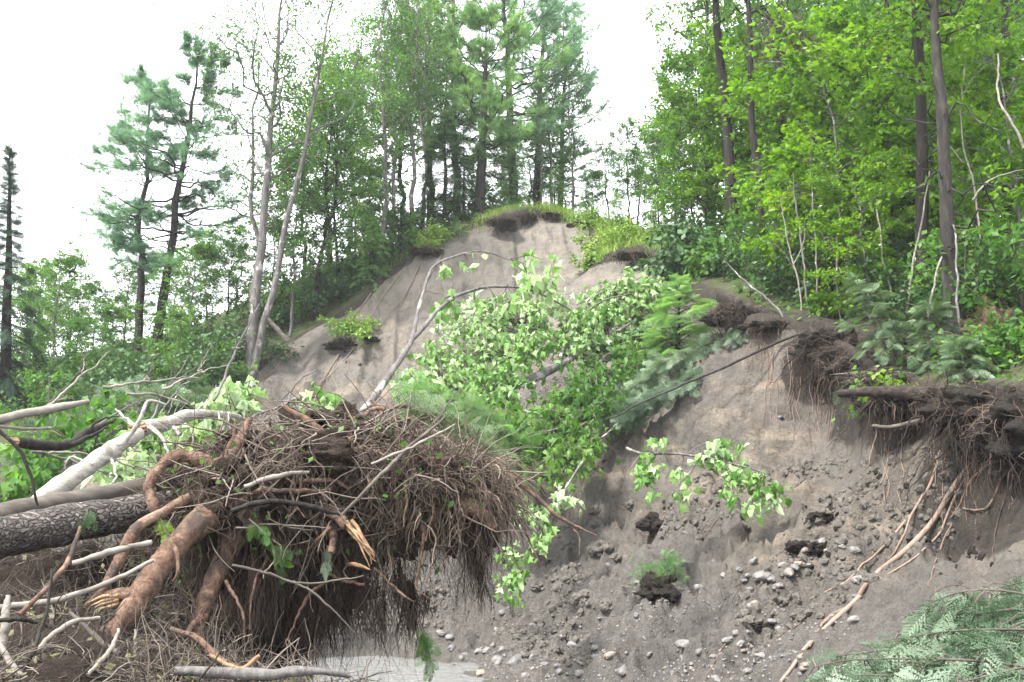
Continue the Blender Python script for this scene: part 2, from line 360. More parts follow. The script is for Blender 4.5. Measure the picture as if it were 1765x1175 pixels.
HILL = np.vstack([LIP, PD([(240, 660, 38), (60, 692, 36), (330, 650, 36), (160, 680, 26)]),
                  np.array([[-16, 22, 3.4], [-22, 30, 5.6], [-35, 40, 8], [-14, 36, 8.2], [-25, 60, 10], [-60, 60, 12], [-60, 10, 3], [-30, 8, 1.5], [-20, -10, 1.2], [-8, 36, 11], [-4, 42, 13.2],
                            [1, 40, 14.6], [2, 55, 15], [6, 38, 13.0], [10, 40, 12], [10, 32, 9.8], [12, 55, 13], [25, 45, 11.5], [20, 32, 9.6], [40, 40, 12], [60, 60, 14], [0, 90, 17], [60, 5, 8], [30, 8, 6.4], [14, 9, 4.6], [12, 0, 2.8], [30, -10, 3], [-40, 95, 14], [45, 95, 16]]),
                  PD([(1272, 462, 29), (1315, 488, 26), (1595, 530, 17), (1645, 566, 15.2), (1742, 545, 17), (1400, 545, 20), (1500, 560, 18), (1500, 640, 15.2), (1600, 650, 13.2), (1700, 620, 13.2), (1765, 625, 12.2)]), LIP_TAIL, LIP_HEAD])
def rbf(c, q, chunk=40000):
    n = len(c); d = np.linalg.norm(c[:, None, :2] - c[None, :, :2], axis=2)
    A = np.zeros((n + 3, n + 3)); A[:n, :n] = d + np.eye(n) * 1e-3; A[:n, n] = 1; A[:n, n + 1:] = c[:, :2]; A[n:, :n] = A[:n, n:].T
    w = np.linalg.lstsq(A, np.r_[c[:, 2], 0, 0, 0], rcond=None)[0]
    out = np.empty(len(q))
    for i in range(0, len(q), chunk):
        s = q[i:i + chunk]
        out[i:i + chunk] = np.sqrt(((s[:, None] - c[None, :, :2]) ** 2).sum(2)) @ w[:n] + w[n] + s @ w[n + 1:]
    return out
EDGE = np.vstack([LIP_HEAD, LIP, LIP_TAIL])[:, :2]
def edge_dist(q):
    """signed plan distance to the slide's edge, positive inside the bare slope"""
    poly = EDGE; x, y = q[:, 0], q[:, 1]
    inside = np.zeros(len(q), bool); best = np.full(len(q), 1e9); n = len(poly)
    for i in range(n):
        a, b = poly[i], poly[(i + 1) % n]
        cond = ((a[1] > y) != (b[1] > y))
        with np.errstate(divide='ignore', invalid='ignore'):
            xi = (b[0] - a[0]) * (y - a[1]) / (b[1] - a[1]) + a[0]
        inside ^= cond & (x < xi)
        if i < n - 1:
            ab = b - a; t = np.clip(((q - a) @ ab) / (ab @ ab), 0, 1)
            best = np.minimum(best, np.linalg.norm(q - a - t[:, None] * ab, axis=1))
    return np.where(inside, best, -best)
def grid_axis(a, b, fine, far, g=1.22):
    c = list(np.arange(a, b + 1e-6, fine)); s = fine; lo, hi = a, b; L, H = [], []
    while lo > far[0]: s *= g; lo -= min(s, 6.0); L.append(lo)
    s = fine
    while hi < far[1]: s *= g; hi += min(s, 6.0); H.append(hi)
    return np.array(L[::-1] + c + H)
GX = grid_axis(-10.5, 8.0, .055, (-220, 220)); GY = grid_axis(6.5, 33.5, .06, (-60, 320))
gx, gy = np.meshgrid(GX, GY); q = np.stack([gx.ravel(), gy.ravel()], 1)
wob = np.stack([noise(np.c_[q * .9, np.zeros(len(q))], 5) * .32 + noise(np.c_[q * 3.1, np.zeros(len(q))], 6) * .1, noise(np.c_[q * .9, np.ones(len(q)) * 9], 7) * .32 + noise(np.c_[q * 3.1, np.ones(len(q)) * 4], 8) * .1], 1)
sd = edge_dist(q + wob)
z_hill = rbf(HILL, q)
near = (np.abs(q[:, 0]) < 60) & (q[:, 1] < 80)
z_sl = z_hill.copy(); z_sl[near] = rbf(np.vstack([SLIDE, BED, LIP_HEAD, LIP_TAIL + [0, 0, -.4]]), q[near])
far = smooth01((np.hypot(q[:, 0], q[:, 1] - 20) - 60) / 60)
q3 = np.c_[q, z_sl]
soilw = smooth01((sd + .05) / .34); bare = smooth01((sd + .14) / .14)
# relief of the bare slope: rills down the fall line, slumped blocks low down, clods
rill = fbm(np.c_[q[:, 0] * 1.0 + q[:, 1] * .1, q[:, 1] * .16, z_sl * .0 + 3], 21, 4, .55)
lump = fbm(np.c_[q * .55, z_sl * .8], 31, 5, .52)
clod = np.abs(fbm(np.c_[q * 1.7, z_sl * 2.2], 41, 4, .55))
low = smooth01((26 - q[:, 1]) / 6) * smooth01((z_sl - .15) / .5) * (.25 + .75 * smooth01((q[:, 1] - 9.5) / 3.5))
rim = smooth01((sd - .0) / 1.2)
rough_s = rim * (rill * (.12 + .16 * smooth01((q[:, 1] - 23) / 5)) + lump * (.1 + .12 * low) - (clod - .35) * (.16 + .36 * low) + fbm(np.c_[q * 5.5, z_sl * 5], 47, 3) * (.012 + .04 * low)) * np.where(z_sl < .12, .35, 1)
terr = np.floor((z_sl * .7 + lump * .5) * 2.2) / 2.2 - (z_sl * .7 + lump * .5)
block = noise(np.c_[q * .35, z_sl * .3], 55)
rough_s += rim * low * smooth01((block + .1) / .4) * terr * .3
gl = np.abs(noise(np.c_[q[:, 0] * 1.15 + q[:, 1] * .12 + .5 * noise(np.c_[q * .35, np.zeros(len(q))], 58), q[:, 1] * .13, np.zeros(len(q))], 57)); rough_s -= rim * .24 * (1 - smooth01(gl / .32)) * smooth01((z_sl - 1.0) / 2)
gl = np.abs(noise(np.c_[(q[:, 0] + q[:, 1]) * 1.3, (q[:, 0] - q[:, 1]) * .3, np.zeros(len(q))], 59)); rough_s -= rim * .16 * low * (1 - smooth01(gl / .16))
z_h2 = z_hill + fbm(np.c_[q * .5, np.zeros(len(q))], 61, 4) * .16 + fbm(np.c_[q * .02, np.zeros(len(q))], 62, 3) * 6 * far
z = z_h2 * (1 - soilw) + (z_sl + rough_s) * soilw
# rim turf stands a little proud of the torn edge
z += .05 * np.exp(-((sd + .35) / .35) ** 2) * smooth01((q[:, 1] - 9) / 3) * (1 + .8 * noise(np.c_[q * 1.3, np.zeros(len(q))], 71))
z = np.where(q[:, 0] ** 2 + q[:, 1] ** 2 < 9, np.minimum(z, .72), z)
HZ = z.reshape(gx.shape)
def height(x, y):
    x = np.atleast_1d(np.asarray(x, float)); y = np.atleast_1d(np.asarray(y, float))
    i = np.clip(np.searchsorted(GX, x) - 1, 0, len(GX) - 2); j = np.clip(np.searchsorted(GY, y) - 1, 0, len(GY) - 2)
    fx = np.clip((x - GX[i]) / (GX[i + 1] - GX[i]), 0, 1); fy = np.clip((y - GY[j]) / (GY[j + 1] - GY[j]), 0, 1)
    return (HZ[j, i] * (1 - fx) + HZ[j, i + 1] * fx) * (1 - fy) + (HZ[j + 1, i] * (1 - fx) + HZ[j + 1, i + 1] * fx) * fy
def hz(x, y): return float(height(x, y)[0])
def hit(px, py, y0=4.0, y1=120.0):
    """first point of the ground seen through a pixel"""
    d = ray(px, py); Ys = np.arange(y0, y1, .04); p = EYE + d * (Ys / d[1])[:, None]
    b = np.nonzero(p[:, 2] < height(p[:, 0], p[:, 1]))[0]
    return p[b[0]] if len(b) else P(px, py, 40)
def lift(pts, dz=0.0):
    p = np.array(pts, float); p[:, 2] = np.maximum(p[:, 2], height(p[:, 0], p[:, 1]) + dz); return p
def upright(px, py, Y):
    """ground point under the foot of something seen at (px, py) about Y metres off"""
    p = P(px, py, Y); p[2] = hz(p[0], p[1]); return p

nx, ny = len(GX), len(GY)
jj, ii = np.meshgrid(np.arange(ny - 1), np.arange(nx - 1), indexing='ij')
quads = np.stack([jj * nx + ii, jj * nx + ii + 1, (jj + 1) * nx + ii + 1, (jj + 1) * nx + ii], -1).reshape(-1, 4)

def ground_mat():
    t = NT('hillside earth'); pos = t.pos()
    sl = t.attr('slide'); hu = t.attr('humus_shade'); wet = t.attr('wet')
    a = t.noise(.7, 5, .6); b = t.noise(5, 6, .65); c = t.noise(26, 5, .7); strat = t.noise(1.3, 4, .6, None, (.5, .2, 1.0), 1.5)
    dry = t.ramp(t.math('ADD', t.math('MULTIPLY', a, .5), t.math('MULTIPLY', b, .5)), [(.3, (.052, .045, .037)), (.5, (.094, .082, .069)), (.72, (.141, .125, .107))])
    dry = t.mix(t.step(strat, .52, .68), dry, t.mix(.55, dry, (.09, .087, .085)))
    dry = t.mix(t.math('MULTIPLY', t.step(strat, .5, .3), .6), dry, (.23, .185, .14))
    sz_ = t.n('ShaderNodeSeparateXYZ'); t.l(pos, sz_.inputs[0]); dry = t.mix(t.math('MULTIPLY', t.step(t.math('ADD', sz_.outputs[2], t.math('MULTIPLY', a, 5.0)), 7.5, 11.5), .6), dry, (.17, .153, .133))  # paler dry sand uphill, colour also lifted to offset the weaker sun there
    stk = t.noise(1.7, 6, .68, None, (1.6, .4, .45), 1.4)
    dry = t.mix(t.math('MULTIPLY', t.step(stk, .52, .68), .6), dry, (.05, .045, .04)); dry = t.mix(t.math('MULTIPLY', t.step(stk, .42, .3), .5), dry, (.19, .174, .152))
    dry = t.mix(t.math('MULTIPLY', t.step(t.noise(.4, 4, .62), .5, .62), .7), dry, (.06, .055, .05))
    dry = t.mix(t.math('MULTIPLY', t.step(c, .54, .68), .65), dry, (.055, .047, .039))
    wetc = t.ramp(t.math('ADD', t.math('MULTIPLY', b, .55), t.math('MULTIPLY', c, .45)), [(.3, (.034, .03, .026)), (.52, (.073, .0655, .0585)), (.72, (.126, .115, .105))])
    wm = t.step(t.math('ADD', wet, t.math('MULTIPLY', t.math('SUBTRACT', a, .5), 1.3)), .25, .85)
    soil = t.mix(wm, dry, wetc)
    hum = t.ramp(b, [(.3, (.012, .01, .008)), (.6, (.035, .028, .022)), (.8, (.085, .065, .05))])
    soil = t.mix(t.step(t.math('ADD', hu, t.math('MULTIPLY', t.math('SUBTRACT', b, .5), .9)), .42, .62), soil, hum)
    floor = t.ramp(b, [(.28, (.02, .022, .01)), (.5, (.05, .05, .022)), (.64, (.045, .075, .02)), (.8, (.11, .085, .05))])
    col = t.mix(sl, floor, soil)
    vor = t.n('ShaderNodeTexVoronoi'); vor.inputs['Scale'].default_value = 9; t.l(pos, vor.inputs['Vector'])
    nb = t.bump(c, .9, .05, t.bump(b, .9, .14, t.bump(vor.outputs['Distance'], .25, .06)))
    ro = t.math('SUBTRACT', .95, t.math('MULTIPLY', wm, .4))
    return t.done(t.principled(col, ro, nb, .3))
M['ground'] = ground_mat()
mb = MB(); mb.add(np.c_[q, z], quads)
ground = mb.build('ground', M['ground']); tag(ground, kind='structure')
def vattr(o, name, val):
    a = o.data.attributes.new(name, 'FLOAT', 'POINT'); a.data.foreach_set('value', np.ascontiguousarray(val, dtype=np.float32))
rimr = smooth01((q[:, 0] - 2) / 1.5) * smooth01((22 - q[:, 1]) / 3)
bare = np.maximum(bare, rimr * smooth01((sd + .8 + .5 * noise(np.c_[q * 1.5, np.zeros(len(q))], 79)) / .4))
vattr(ground, 'slide', bare)
upper = smooth01((q[:, 1] - 9) / 2)
band = np.where(q[:, 1] > 20, .2, .34) + np.where(q[:, 1] > 20, .16, .25) * noise(np.c_[q * .8, np.zeros(len(q))], 77)
peat = 0  # black peat below the overhangs, its colour also standing for the undercut's shade
for c_, r_ in ((P(1720, 780, 10.9), 1.5), (P(1425, 630, 16.9), .9), (P(1600, 705, 12.6), .55), (P(1250, 550, 20), .7), (P(1480, 690, 14.6), .8), (P(1540, 720, 13.2), .6), (P(1770, 880, 9.8), .7)):
    peat = np.maximum(peat, 1 - smooth01((np.linalg.norm(np.c_[q, z] - c_, axis=1) / r_ - .6) / .6))
vattr(ground, 'humus_shade', np.maximum(peat, (1 - smooth01((sd - .05) / np.maximum(band, .12))) * upper))
vattr(ground, 'wet', np.clip(1.35 - z / 2.4 + .25 * noise(np.c_[q * .4, z], 78), 0, 1))

# ------------------------------------------------------------------ stream
def water_mat():
    t = NT('silty stream water')
    n1 = t.noise(4.5, 4, .6, None, (1, 1.5, 1, (0, 0, .5)), .8); n2 = t.noise(14, 3, .5)
    nb = t.bump(n2, .25, .02, t.bump(n1, .8, .12))
    p = t.n('ShaderNodeBsdfPrincipled'); p.inputs['Base Color'].default_value = (.13, .132, .13, 1); p.inputs['Roughness'].default_value = .03
    p.inputs['IOR'].default_value = 1.33; t.l(nb, p.inputs['Normal']); return t.done(p.outputs[0])
M['water'] = water_mat()
wx = np.linspace(-14, 4.5, 120); wy = np.linspace(-12, 19, 180); a_, b_ = np.meshgrid(wx, wy); wq = np.stack([a_.ravel(), b_.ravel()], 1)
wz = .07 + fbm(np.c_[wq[:, 0] * 1.2, wq[:, 1] * 2.2, np.zeros(len(wq))], 91, 3) * .012
jj, ii = np.meshgrid(np.arange(179), np.arange(119), indexing='ij')
mb = MB(); mb.add(np.c_[wq, wz], np.stack([jj * 120 + ii, jj * 120 + ii + 1, (jj + 1) * 120 + ii + 1, (jj + 1) * 120 + ii], -1).reshape(-1, 4))
tag(mb.build('stream_water', M['water']), kind='structure')

# ------------------------------------------------------------------ trees
def rot_towards(d, ang, az, g=None):
    """unit vectors at angle ang from d, turned az round it (batch)"""
    d = nrm(d); ref = np.where(np.abs(d[..., 2:3]) < .9, np.array([0, 0, 1.0]), np.array([1.0, 0, 0]))
    a = nrm(np.cross(d, ref)); b = np.cross(d, a)
    return nrm(d * np.cos(ang)[..., None] + (a * np.cos(az)[..., None] + b * np.sin(az)[..., None]) * np.sin(ang)[..., None])
def curve_batch(p0, d, L, n, bend, wig, g):
    """polylines from p0 along d of length L; bend pulls the far half by a vector, wig adds wander"""
    S = len(p0); t = np.linspace(0, 1, n)
    P_ = p0[:, None] + d[:, None] * (L[:, None] * t)[..., None] + (bend * L[:, None])[:, None] * (t ** 2)[None, :, None]
    w = np.cumsum(g.normal(size=(S, n, 3)), axis=1); w[:, 0] = 0
    return P_ + w * (L[:, None, None] * wig / n)
def at_t(Pn, idx, t):
    n = Pn.shape[1]; k = np.clip((t * (n - 1)).astype(int), 0, n - 2); f = t * (n - 1) - k
    a, b = Pn[idx, k], Pn[idx, k + 1]
    return a + (b - a) * f[:, None], nrm(b - a)
def trunk_line(top, n, wig, g):
    t = np.linspace(0, 1, n)[:, None]; H = np.linalg.norm(top)
    w = np.cumsum(g.normal(size=(n, 3)) * [1, 1, 0], 0); w = w - w[0] - t * (w[-1] - w[0])
    return top * t + w * H * wig * .38 / n

LK = 1.75
def broadleaf(seed, top, r0, c0=.35, R=2.5, limbs=22, twigs=7, leaves=22, size=.13, bend=(0, 0, .15), elev=(.35, 1.0), flat=.0, tmpl=LEAF_SIMPLE, wig=.3, prof='round', stub=0, spread=.35, droop=.4, twl=.42, fork=None):
    g = np.random.default_rng(seed); top = np.asarray(top, float); H = np.linalg.norm(top); leaves = int(leaves * LK)
    tr = MB(); cr = MB()
    T = trunk_line(top, 18, wig, g); tt = np.linspace(0, 1, 18)
    rad_t = r0 * ((1 - tt) ** .75 * .93 + .07) * (1 + .35 * np.exp(-tt * H / .35))
    T0 = T.copy(); T0[0, 2] -= .25
    add_tubes(tr, T0, rad_t, 9, .3)
    Tb = T[None]
    stems = [(Tb, 1.0, rad_t)]
    nl = limbs
    t = c0 + (1 - c0) * (np.arange(nl) + g.random(nl)) / nl * .98
    az = np.arange(nl) * 2.4 + g.normal(size=nl) * .5
    p0, td = at_t(Tb, np.zeros(nl, int), np.clip(t, 0, .995))
    u = (t - c0) / (1 - c0)
    pr = {'round': .45 + .75 * np.sin(math.pi * np.clip(u * .85 + .12, 0, 1)), 'cone': 1.1 - .85 * u, 'even': .75 + .3 * g.random(nl), 'vase': .55 + .6 * u}[prof]
    L = R * pr * g.uniform(.65, 1.15, nl)
    el = elev[0] + (elev[1] - elev[0]) * u
    d = np.stack([np.cos(az) * np.cos(el), np.sin(az) * np.cos(el), np.sin(el)], 1)
    B = curve_batch(p0, d, L, 9, np.tile(bend, (nl, 1)), .5, g)
    rb = np.interp(t, tt, rad_t) * .5; rb = np.minimum(rb, .012 + L * .02)
    add_tubes(tr, B, rb[:, None] * np.linspace(1, .25, 9)[None], 6, .35)
    if stub:
        ts = g.uniform(.12, c0 + .15, stub); ps, _ = at_t(Tb, np.zeros(stub, int), ts); a2 = g.uniform(0, 6.28, stub); e2 = g.uniform(-.3, .5, stub)
        ds = np.stack([np.cos(a2) * np.cos(e2), np.sin(a2) * np.cos(e2), np.sin(e2)], 1)
        Ls = g.uniform(.3, 1.4, stub); Bs = curve_batch(ps, ds, Ls, 6, np.tile((0, 0, -.1), (stub, 1)), .7, g)
        add_tubes(tr, Bs, (.008 + Ls * .01)[:, None] * np.linspace(1, .3, 6)[None], 4, .5)
    nt_ = nl * twigs; li = np.repeat(np.arange(nl), twigs)
    s = g.uniform(.22, 1, nt_) ** .8; p1, d1 = at_t(B, li, np.clip(s, 0, .999))
    tw = rot_towards(d1, g.uniform(.4, 1.15, nt_), g.uniform(0, 6.28, nt_)); tw[:, 2] *= (1 - flat); tw = nrm(tw)
    Lt = L[li] * twl * g.uniform(.5, 1.2, nt_) * (1.15 - .5 * s) + .12
    W = curve_batch(p1, tw, Lt, 6, np.tile((0, 0, -.12 * droop * 2), (nt_, 1)), .5, g)
    add_tubes(tr, W, (.004 + Lt * .007)[:, None] * np.linspace(1, .35, 6)[None], 4, .4)
    nlv = nt_ * leaves; wi = np.repeat(np.arange(nt_), leaves)
    s2 = g.uniform(.15, 1.0, nlv) ** .7; p2, d2 = at_t(W, wi, np.clip(s2, 0, .999))
    off = g.normal(size=(nlv, 3)) * spread * (Lt[wi] * .35 + .05)[:, None]; off[:, 2] *= (1 - flat * .8)
    dirs = d2 + g.normal(size=(nlv, 3)) * .8; dirs[:, 2] -= droop
    ups = np.array([0, 0, 1.0]) + g.normal(size=(nlv, 3)) * (.75 - .4 * flat)
    base = g.random(nt_)[wi] * .6 + g.random(nlv) * .4
    place(cr, tmpl, p2 + off, dirs, ups, size * g.uniform(.6, 1.2, nlv), base)
    return tr, cr
PTUFT = tuft(10, 1.2, .02, 3)
def pine(seed, top, r0, c0=.3, R=2.2, whorls=16, per=4, size=.24, wig=.25, dens=9, tw=8, up=.25, prof=None, stub=10, lo=-.15, hi=.7):
    g = np.random.default_rng(seed); top = np.asarray(top, float); H = np.linalg.norm(top); tr = MB(); cr = MB()
    T = trunk_line(top, 18, wig, g); tt = np.linspace(0, 1, 18); rad_t = r0 * ((1 - tt) ** .8 * .94 + .06) * (1 + .3 * np.exp(-tt * H / .35)); T[0, 2] -= .25
    add_tubes(tr, T, rad_t, 9, .3); Tb = T[None]
    nl = whorls * per; w = np.repeat(np.arange(whorls), per); u = (w + .3 * g.random(nl)) / whorls
    t = c0 + (1 - c0) * u; az = g.uniform(0, 6.28, nl)
    p0, _ = at_t(Tb, np.zeros(nl, int), np.clip(t, 0, .99))
    pr = (np.clip(1.15 - u, .12, 1) ** .6 * np.clip(.55 + u * 2, 0, 1)) if prof is None else prof(u)
    L = R * pr * g.uniform(.5, 1.15, nl); el = lo + (hi - lo) * u + g.normal(size=nl) * .12
    d = np.stack([np.cos(az) * np.cos(el), np.sin(az) * np.cos(el), np.sin(el)], 1)
    B = curve_batch(p0, d, L, 9, np.tile((0, 0, up), (nl, 1)), .35, g)
    add_tubes(tr, B, np.minimum(np.interp(t, tt, rad_t) * .4, .01 + L * .016)[:, None] * np.linspace(1, .25, 9)[None], 5, .35)
    if stub:
        ts = g.uniform(.15, c0 + .2, stub); ps, _ = at_t(Tb, np.zeros(stub, int), ts); a2 = g.uniform(0, 6.28, stub); e2 = g.uniform(-.25, .35, stub)
        ds = np.stack([np.cos(a2) * np.cos(e2), np.sin(a2) * np.cos(e2), np.sin(e2)], 1); Ls = g.uniform(.4, 1.6, stub)
        add_tubes(tr, curve_batch(ps, ds, Ls, 6, np.tile((0, 0, -.1), (stub, 1)), .6, g), (.008 + Ls * .008)[:, None] * np.linspace(1, .3, 6)[None], 4, .6)
    nt_ = nl * tw; li = np.repeat(np.arange(nl), tw); s = g.uniform(.3, 1, nt_) ** .75; p1, d1 = at_t(B, li, np.clip(s, 0, .999))
    sd_ = np.where(g.random(nt_) < .5, -1, 1) * g.uniform(.35, 1.0, nt_); c, sn = np.cos(sd_), np.sin(sd_)
    tw_d = np.stack([d1[:, 0] * c - d1[:, 1] * sn, d1[:, 0] * sn + d1[:, 1] * c, d1[:, 2] * .6 + g.normal(size=nt_) * .18], 1); tw_d = nrm(tw_d)
    Lt = (.16 + L[li] * .28) * g.uniform(.5, 1.1, nt_)
    W = curve_batch(p1, tw_d, Lt, 5, np.tile((0, 0, .2), (nt_, 1)), .3, g)
    add_tubes(tr, W, (.003 + Lt * .006)[:, None] * np.linspace(1, .4, 5)[None], 4, .4)
    dens = int(dens * 1.5); n = nt_ * dens; wi = np.repeat(np.arange(nt_), dens); p2, d2 = at_t(W, wi, g.uniform(.1, .999, n))
    dirs = d2 + g.normal(size=(n, 3)) * .35 + [0, 0, .15]
    place(cr, PTUFT, p2 + g.normal(size=(n, 3)) * .03, dirs, g.normal(size=(n, 3)), size * g.uniform(.7, 1.15, n), g.random(nt_)[wi] * .65 + g.random(n) * .35)
    return tr, cr
FROND = frond(9, 4, 5, .022, .1); FROND2 = frond(12, 7, 6); FROND_LO = frond(6, 3, 8, .03, .12)
def hemlock(seed, top, r0, c0=.08, R=1.8, limbs=60, fr=9, size=.4, droop=.35, tmpl=FROND, prof=None, wig=.15, lo=-.25, hi=.6):
    g = np.random.default_rng(seed); top = np.asarray(top, float); H = np.linalg.norm(top); tr = MB(); cr = MB()
    T = trunk_line(top, 14, wig, g); tt = np.linspace(0, 1, 14); rad_t = r0 * ((1 - tt) ** .8 * .95 + .05) * (1 + .3 * np.exp(-tt * H / .3)); T[0, 2] -= .2
    add_tubes(tr, T, rad_t, 8, .3); Tb = T[None]
    u = (np.arange(limbs) + g.random(limbs)) / limbs; t = c0 + (1 - c0) * u; az = np.arange(limbs) * 2.4 + g.normal(size=limbs) * .4
    p0, _ = at_t(Tb, np.zeros(limbs, int), np.clip(t, 0, .99)); L = R * ((1.05 - u) if prof is None else prof(u)) * g.uniform(.7, 1.1, limbs) + .08
    el = lo + (hi - lo) * u ** 1.5; d = np.stack([np.cos(az) * np.cos(el), np.sin(az) * np.cos(el), np.sin(el)], 1)
    B = curve_batch(p0, d, L, 8, np.tile((0, 0, -droop), (limbs, 1)), .3, g)
    add_tubes(tr, B, (.005 + L * .009)[:, None] * np.linspace(1, .3, 8)[None], 4, .4)
    n = limbs * fr; li = np.repeat(np.arange(limbs), fr); s = g.uniform(.12, 1, n) ** .8; p1, d1 = at_t(B, li, np.clip(s, 0, .999))
    a = np.where(g.random(n) < .5, -1, 1) * g.uniform(.15, 1.1, n); c, sn = np.cos(a), np.sin(a)
    dd = np.stack([d1[:, 0] * c - d1[:, 1] * sn, d1[:, 0] * sn + d1[:, 1] * c, d1[:, 2] * .7 - .15 + g.normal(size=n) * .15], 1)
    ups = np.array([0, 0, 1.0]) + g.normal(size=(n, 3)) * .35
    place(cr, tmpl, p1, dd, ups, np.minimum(size, .12 + L[li] * .55) * g.uniform(.7, 1.15, n), g.random(n))
    return tr, cr
def make_tree(name, parts, bark, leafm, label, cat, loc, group=None, rz=0, sc=1.0):
    e = empty(name, loc, label, cat, group, rz, sc)
    parts[0].build('trunk', bark, e); parts[1].build('crown', leafm, e, smooth=False); return e
def span(base, px, py):
    """vector from a foot on the ground to where its top shows, at the foot's depth"""
    return P(px, py, base[1]) - base

GL, GC, GR = 'trees along the left edge of the slide', 'trees on the hilltop behind the slide', 'trees in the right hand wood'
# --- left: leaning pines, dark spruce, tall sparse hardwoods
b = upright(236, 668, 30); make_tree('pine_tree', pine(1, span(b, 262, 128), .15, .4, 2.1, 11, 5, .25, .25, 9, 9, .0, lo=-.1, hi=.45), M['bark_dark'], M['pine'], 'leaning pine with thin crown, left one of the leaning pair', 'pine tree', b, GL)
b = upright(262, 676, 29.4); make_tree('pine_tree', pine(2, span(b, 342, 80), .17, .34, 2.5, 14, 5, .25, .2, 9, 10, .0, lo=-.1, hi=.5), M['bark_dark'], M['pine'], 'taller leaning pine with wider crown, right one of the leaning pair', 'pine tree', b, GL)
b = upright(8, 720, 24); make_tree('spruce_tree', hemlock(3, span(b, 16, 258), .16, .02, 1.25, 170, 13, .3, .3, FROND, lambda u: np.clip(1 - u, .0, 1) ** .9 * (.35 + .65 * np.clip((.62 - u) / .1, 0, 1)) + .02, .05, -.35, 1.35), M['bark_dark'], M['spruce'], 'dark narrow spruce with a thin spire at the left edge', 'spruce tree', b, GL)
def sparse(seed, base, top, r0, c0, R, **k):
    return broadleaf(seed, span(base, *top), r0, c0, R, **k)
b = upright(432, 612, 27.5); make_tree('hardwood_tree', sparse(4, b, (492, -60), .15, .42, 2.5, limbs=22, twigs=9, leaves=11, size=.11, elev=(.6, 1.2), bend=(0, 0, .2), spread=.6, stub=8, wig=.12), M['bark_grey'], M['leaf'], 'tall grey hardwood with nearly bare limbs, thickest trunk at the slide edge', 'hardwood tree', b, GL)
b = upright(434, 616, 27.3); make_tree('hardwood_tree', sparse(5, b, (590, -80), .105, .55, 2.0, limbs=18, twigs=8, leaves=11, size=.11, elev=(.5, 1.1), bend=(-.1, 0, .25), spread=.6, wig=.15), M['bark_grey'], M['leaf'], 'grey hardwood stem leaning right out of the same foot', 'hardwood tree', b, GL)
b = upright(424, 612, 28); make_tree('hardwood_tree', sparse(6, b, (452, 90), .1, .45, 1.9, limbs=18, twigs=8, leaves=11, size=.1, elev=(.3, .9), spread=.5, stub=8, wig=.5), M['bark_grey'], M['leaf'], 'thinner crooked grey hardwood left of the bare limbed one', 'hardwood tree', b, GL)
# --- prototypes of the leafy trees, first copies stand where the photo shows them
def proto(name, parts, bark, leafm, label, cat, group): return make_tree(name, parts, bark, leafm, label, cat, (0, 0, 0), group)
used = {}
def stand(pr, foot, H, label, rz=None, lean=(0, 0), wide=1.0, group=None):
    """the first call moves the prototype itself, later calls copy it"""
    root, h0 = pr; rz = random.uniform(0, 6.28) if rz is None else rz; s = H / h0
    if root.name not in used:
        used[root.name] = 1; o = root; o.location = [float(c) for c in foot]; o.rotation_euler = (lean[0], lean[1], rz); o.scale = (s * wide, s * wide, s); o['label'] = label
    else: o = copy_tree(root, foot, rz, (s * wide, s * wide, s), label, lean)
    if group: o['group'] = group
    return o
def px_h(foot, py): return P(882, py, foot[1])[2] - foot[2]
M_a = (proto('maple_tree', broadleaf(20, (0.2, 0, 8), .08, .22, 2.0, 30, 8, 20, .14, elev=(.5, 1.1), flat=.3, prof='round', droop=.5), M['bark_grey'], M['leaf'], '', 'maple tree', GL), 8)
M_b = (proto('maple_tree', broadleaf(21, (-.3, .2, 9), .1, .3, 2.2, 34, 8, 18, .14, elev=(.3, 1.2), flat=.2, prof='round', droop=.5), M['bark_dark'], M['leaf'], '', 'maple tree', GL), 9)
M_c = (proto('birch_tree', broadleaf(22, (.3, .1, 11), .1, .35, 1.9, 32, 8, 13, .11, elev=(.5, 1.2), prof='even', droop=.6, spread=.6), M['bark_grey'], M['leaf'], '', 'birch tree', GC), 11)
for i, (x, y, Y, ty, lab) in enumerate([
        (90, 700, 26, 455, 'round leafy maple just right of the dark spruce'), (30, 690, 30, 475, 'pale leafy maple half behind the dark spruce'),
        (150, 690, 31, 500, 'bushy maple in the gap below the white sky'), (205, 690, 33, 470, 'light green maple behind the left leaning pine'),
        (330, 668, 28, 430, 'yellow green maple at the feet of the leaning pines'), (382, 640, 30, 430, 'leafy maple between the pines and the grey hardwoods'),
        (300, 672, 25.5, 545, 'low maple in front of the leaning pine pair'), (120, 712, 23, 560, 'low bushy maple in front of the left woods')]):
    f = upright(x, y, Y); stand((M_a, M_b)[i % 2], f, px_h(f, ty), lab, group=GL, wide=1.15)
for i, (x, y, Y, ty, lab) in enumerate([
        (545, 560, 30, 170, 'tall light green maple right of the grey hardwoods'), (500, 585, 29.5, 290, 'leafy maple close behind the lower slide edge'),
        (580, 530, 31, 210, 'narrow bright maple above the sod clump'), (625, 520, 33, 300, 'leafy maple left of the paired dark trunks'),
        (470, 600, 31, 380, 'shorter maple just right of the grey trunks')]):
    f = upright(x, y, Y); stand((M_b, M_a)[i % 2], f, px_h(f, ty), lab, group=GL)
